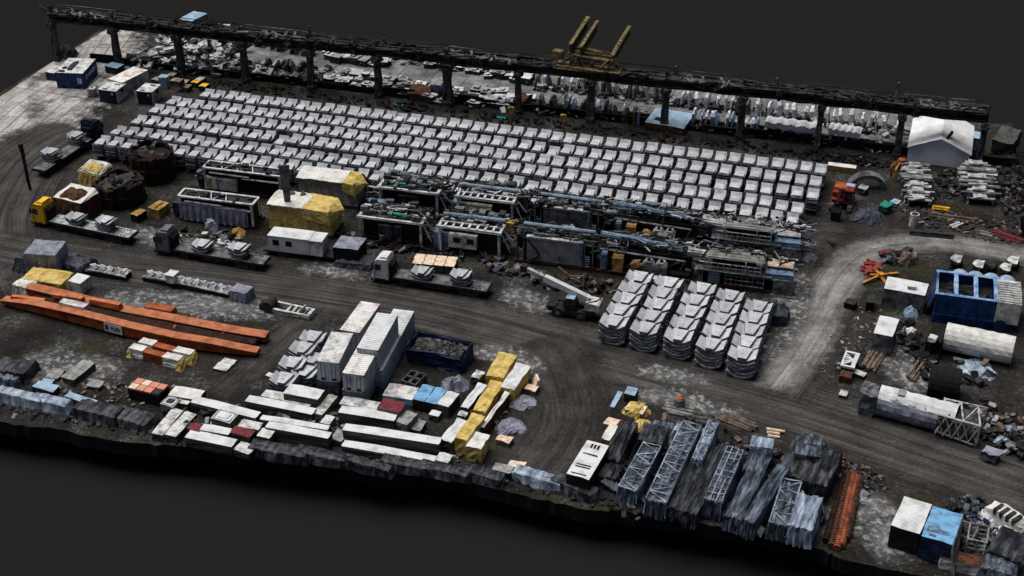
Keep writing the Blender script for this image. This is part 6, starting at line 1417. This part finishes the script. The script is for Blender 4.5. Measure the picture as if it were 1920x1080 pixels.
# ------------------------------------------------------------------ behind the runway
mat('pale_wall', (.70,.73,.77), (.30,.32,.35), 1.2, .45, .7, .3, 7, fine=.2)
def along(px, py): return G(px, py)
def plates(pix, n, h, zone, grp, ms, seed, w=2.3, th=.36, name='steel_form', lean=.25):
    rr = random.Random(seed); P = [G(*p) for p in pix]; tot = [0]
    for a, b_ in zip(P, P[1:]): tot.append(tot[-1]+(b_-a).length)
    for k in range(n):
        s = tot[-1]*(k+.5+rr.uniform(-.3,.3))/n; i = max(j for j in range(len(P)-1) if tot[j] <= s); q = P[i].lerp(P[i+1], (s-tot[i])/(tot[i+1]-tot[i]))
        b = MB(); hh = h*rr.uniform(.75,1.1); ww = w*rr.uniform(.8,1.1); tt = th*rr.uniform(.6,1.6)
        b.prism([(-ww/2,0),(ww/2,0),(ww/2,hh*.7),(ww*.2,hh),(-ww*.2,hh),(-ww/2,hh*.8)], -tt/2, tt/2, 'x', 0)
        b.box(-tt/2-.12,tt/2+.12,-ww*.2,ww*.2,hh*.3,hh*.36); b.box(-tt/2-.12,tt/2+.12,-ww*.3,ww*.3,hh*.7,hh*.75)
        o = b.build(name, rr.choice(ms), cuts=1, jit=.05, seed=seed*100+k); put(o, q, RANG+rr.uniform(-.15,.15)); o.rotation_euler[1] = rr.uniform(-lean,lean)
        tag(o, f'{nth(k+1)} upright curved plate from the left, {zone}', 'steel plate', grp)
plates([(1002,160),(1115,172),(1250,190)], 20, 3.0, 'back row right of the bridge crane', 'upright plates in the back row', ['grey_steel','light_steel','beige','pale_wall'], 3)
plates([(1275,196),(1400,210),(1560,232),(1700,250)], 28, 3.0, 'back row towards the white hall', 'upright plates in the back row', ['pale_wall','white_dirty','pale_wall','grey_steel'], 4)
plates([(1005,205),(1110,212),(1205,232)], 18, 2.9, 'front row left of the pale blue tank', 'upright plates in the front row', ['grey_steel','pale_blue','pale_wall','olive'], 5)
plates([(1292,232),(1440,250)], 12, 2.8, 'front row right of the pale blue tank', 'upright plates in the front row', ['pale_wall','pale_blue','pale_wall'], 6)
plates([(1180,152),(1330,166),(1500,186),(1700,212),(1760,222)], 19, 1.9, 'far row just above the runway', 'upright plates in the far row', ['white_dirty','pale_wall','pale_blue'], 7, w=1.4)
plates([(480,84),(560,100),(590,104)], 9, 2.6, 'leaning row behind the third and fourth bays', 'leaning plates left of the middle', ['dark_steel','grey_steel','film'], 8, lean=.5)
plates([(500,132),(560,140),(582,146)], 8, 2.6, 'front leaning row behind the fourth bay', 'leaning plates left of the middle', ['dark_steel','grey_steel','film_pale'], 9, lean=.5)
def wavy():
    for i, (a, c) in enumerate([((1432,258),(1538,272)),((1550,270),(1610,280))]):
        A, B = G(*a), G(*c); d = B-A; L = d.length; t = thing('ribbed_cover', ['longer','shorter'][i]+' bright white wavy cover over upright plates behind the runway', 'cover', A, math.atan2(d.y,d.x))
        b = MB(); nu = 22; rr = random.Random(i); vs = []
        for j, (y, z) in enumerate(((-.2,2.0),(-.1,2.8),(1.0,3.1),(2.1,2.9),(2.3,2.2))):
            for k in range(nu+1): vs.append((L*k/nu, y, z+.13*math.sin(k*1.4)+rr.uniform(-.06,.06)))
        fs = [(j*(nu+1)+k, j*(nu+1)+k+1, (j+1)*(nu+1)+k+1, (j+1)*(nu+1)+k) for j in range(4) for k in range(nu)]; b.add(vs, fs)
        n_ = len(b.v); b.v += [(x,y,z-.1) for x,y,z in b.v]; b.f += [tuple(n_+k for k in q[::-1]) for q in b.f]; b.m += b.m[:]
        b.build('sheet', 'white_paint', t, fix=False)
        for k in range(int(L/1.25)):
            b = MB(); b.box(k*1.25+.2,k*1.25+.55,0,2.1,0,2.5); b.build('plate', 'grey_steel' if k % 2 else 'pale_wall', t, jit=.05)
wavy()
def bluetank():
    O, an, L = fr((1209,229),(1282,241),1.3); t = thing('open_tank', 'pale blue flat tank with torn dark opening behind the runway', 'tank', O, an)
    b = MB(); b.box(0,L,0,6.2,0,1.3,1,0); b.build('body', ['pale_blue','rust_light'], t, cuts=2, jit=.05)
    b = MB(); b.add([(L*.15,1.6,1.4),(L*.35,1.2,1.4),(L*.55,1.5,1.4),(L*.5,2.3,1.4),(L*.2,2.6,1.4)],[(0,1,2,3,4)]); b.build('opening', 'black', t)
bluetank()
rr = random.Random(77); zones = [((600,112),(720,126),10,'far strip behind the fifth bay'),((640,150),(720,160),9,'near strip behind the fifth bay'),((735,165),(850,180),12,'near strip behind the sixth bay'),((600,158),(716,172),10,'front strip behind the fifth bay'),
 ((790,124),(850,134),6,'far strip behind the sixth bay'),((868,138),(985,156),13,'far strip behind the seventh bay'),((870,178),(985,196),14,'near strip behind the seventh bay'),((740,182),(850,198),10,'front strip behind the sixth bay'),((870,196),(960,206),8,'front strip behind the seventh bay'),((340,52),(420,62),8,'top left strip beyond the runway')]
for (a, c, n, z) in zones:
    pts = sorted([(a[0]+(c[0]-a[0])*(k+.5)/n+rr.uniform(-2,2), a[1]+(c[1]-a[1])*(k+.5)/n+rr.uniform(-4.5,4.5)) for k in range(n)])
    for k, (x, y) in enumerate(pts):
        w_ = rr.uniform(1.2,2.4); D = rr.uniform(1.0,2.4); h = rr.uniform(.5,1.4); b = MB(); b.box(0,w_,0,D,0,h,1,0)
        if rr.random() < .5: b.box(w_*.2,w_*.6,D*.2,D*.7,h,h+.25,1,0)
        o = b.build('mould_block', [rr.choice(['white_dirty','white_paint','light_steel','concrete','cladding_pale']), 'dark_steel'], cuts=1, jit=.08, seed=int(x*7)); put(o, G(x,y), RANG+rr.uniform(-.3,.3))
        tag(o, f'{nth(k+1)} pale topped block from the left, {z}', 'block', 'pale topped blocks behind the runway')
heap('rubble_heap', 'tangled heap of white and dark debris behind the first bays', 'debris', [(275,118),(330,100),(395,100),(440,92),(300,88)], 420, 1.3, ['white_dirty','dark_steel','light_steel','black','grey_steel','rust_light'], 1.8, 71, spread=4.5, wts=[6,4,4,2,2,.3])
heap('rubble_heap', 'dark tangled scrap behind the third and fourth bays', 'debris', [(350,128),(440,132),(520,140),(590,150)], 300, 1.1, ['dark_steel','black','film','light_steel','grey_steel'], 1.5, 72, spread=3, wts=[3,2,3,4,3])
heap('rubble_heap', 'dark scrap behind the middle bays among the pale blocks', 'debris', [(600,142),(720,158),(860,180),(980,200)], 260, .9, ['dark_steel','black','film','light_steel','rust_light','white_dirty'], .9, 73, spread=3.2, wts=[4,2,2,4,.4,3])
heap('rubble_heap', 'far strip of dark scrap beyond the paving', 'debris', [(480,78),(600,92),(700,106),(850,124),(990,142)], 260, .9, ['dark_steel','black','film','light_steel','white_dirty'], .9, 74, spread=2.0, wts=[4,2,2,4,3])
heap('rubble_heap', 'dark scrap between the upright plates right of the middle', 'debris', [(1000,205),(1200,225),(1300,236),(1480,256),(1660,280)], 520, .6, ['dark_steel','black','old_beam','grey_steel','light_steel'], 1.0, 75, spread=2.0, wts=[4,4,2,2,1.5])
heap('rubble_heap', 'dark scrap under the far row of upright plates', 'debris', [(1000,163),(1200,184),(1350,204),(1560,236),(1690,252)], 420, .8, ['dark_steel','black','grey_steel','light_steel'], 1.0, 77, spread=1.8, wts=[4,3,3,3])
heap('rubble_heap', 'black shards standing in for the shadow strip in front of the runway foot', 'debris', [(330,150),(600,182),(900,218),(1200,252),(1500,290),(1640,305)], 500, .6, ['black','dark_steel'], .5, 76, spread=1.6, wts=[14,1])  # black pieces laid to paint the shadow along the runway foot
boxy('timber_stack', 'glowing orange brown timber stack behind the sixth bay', 'timber stack', (762,175), (803,178), 4.0, 1.3, ['rust_light','rust_light'], jit=.06, cuts=2)
boxy('site_box', 'grey green box beside the orange timber stack', 'box', (806,158), (826,160), 2.8, 2.2, ['cladding_pale','duct_blue'], jit=.05)
boxy('red_scrap_box', 'rusty red box behind the eighth column', 'box', (962,186), (984,190), 3, 1.6, ['rust_light','rust'], jit=.2, cuts=2)
for i, (x, y) in enumerate([(746,198),(938,222)]): boxy('green_strip', ['left','right'][i]+' bright green strip lying at the back of the segment field', 'strip', (x-8,y-1), (x+9,y+1), .8, .3, ['green_paint','green_paint'], jit=.03)
boxy('site_container', 'long pale blue grey container beyond the runway at top left', 'container', (305,51), (330,56), 9.5, 2.8, ['pale_blue','grey_steel'], cuts=2, jit=.06)
boxy('barrier', 'low dark concrete barrier running back behind the second column', 'barrier', (242,112), (250,114), 16, 1.6, ['concrete_edge','dark_steel'], cuts=2, jit=.1)
tarp_blob('bushy dark scrap clump behind the blue container', (127,104), 1.8, 1.8, 'old_beam', 31, 'scrap_clump', 'scrap')
for i, x in enumerate((958, 1056)):
    b = MB(); b.box(-.15,.15,-.1,.1,0,3.4,0); b.box(-.5,.5,-.12,.12,2.2,3.3,0); o = b.build('marker', 'crate_yellow', jit=.08); put(o, G(x, 236+i*14), GA); tag(o, ['left','right'][i]+' yellow marker standing at the back of the segment field', 'marker')
for p_ in PROTO: bpy.data.objects.remove(p_)
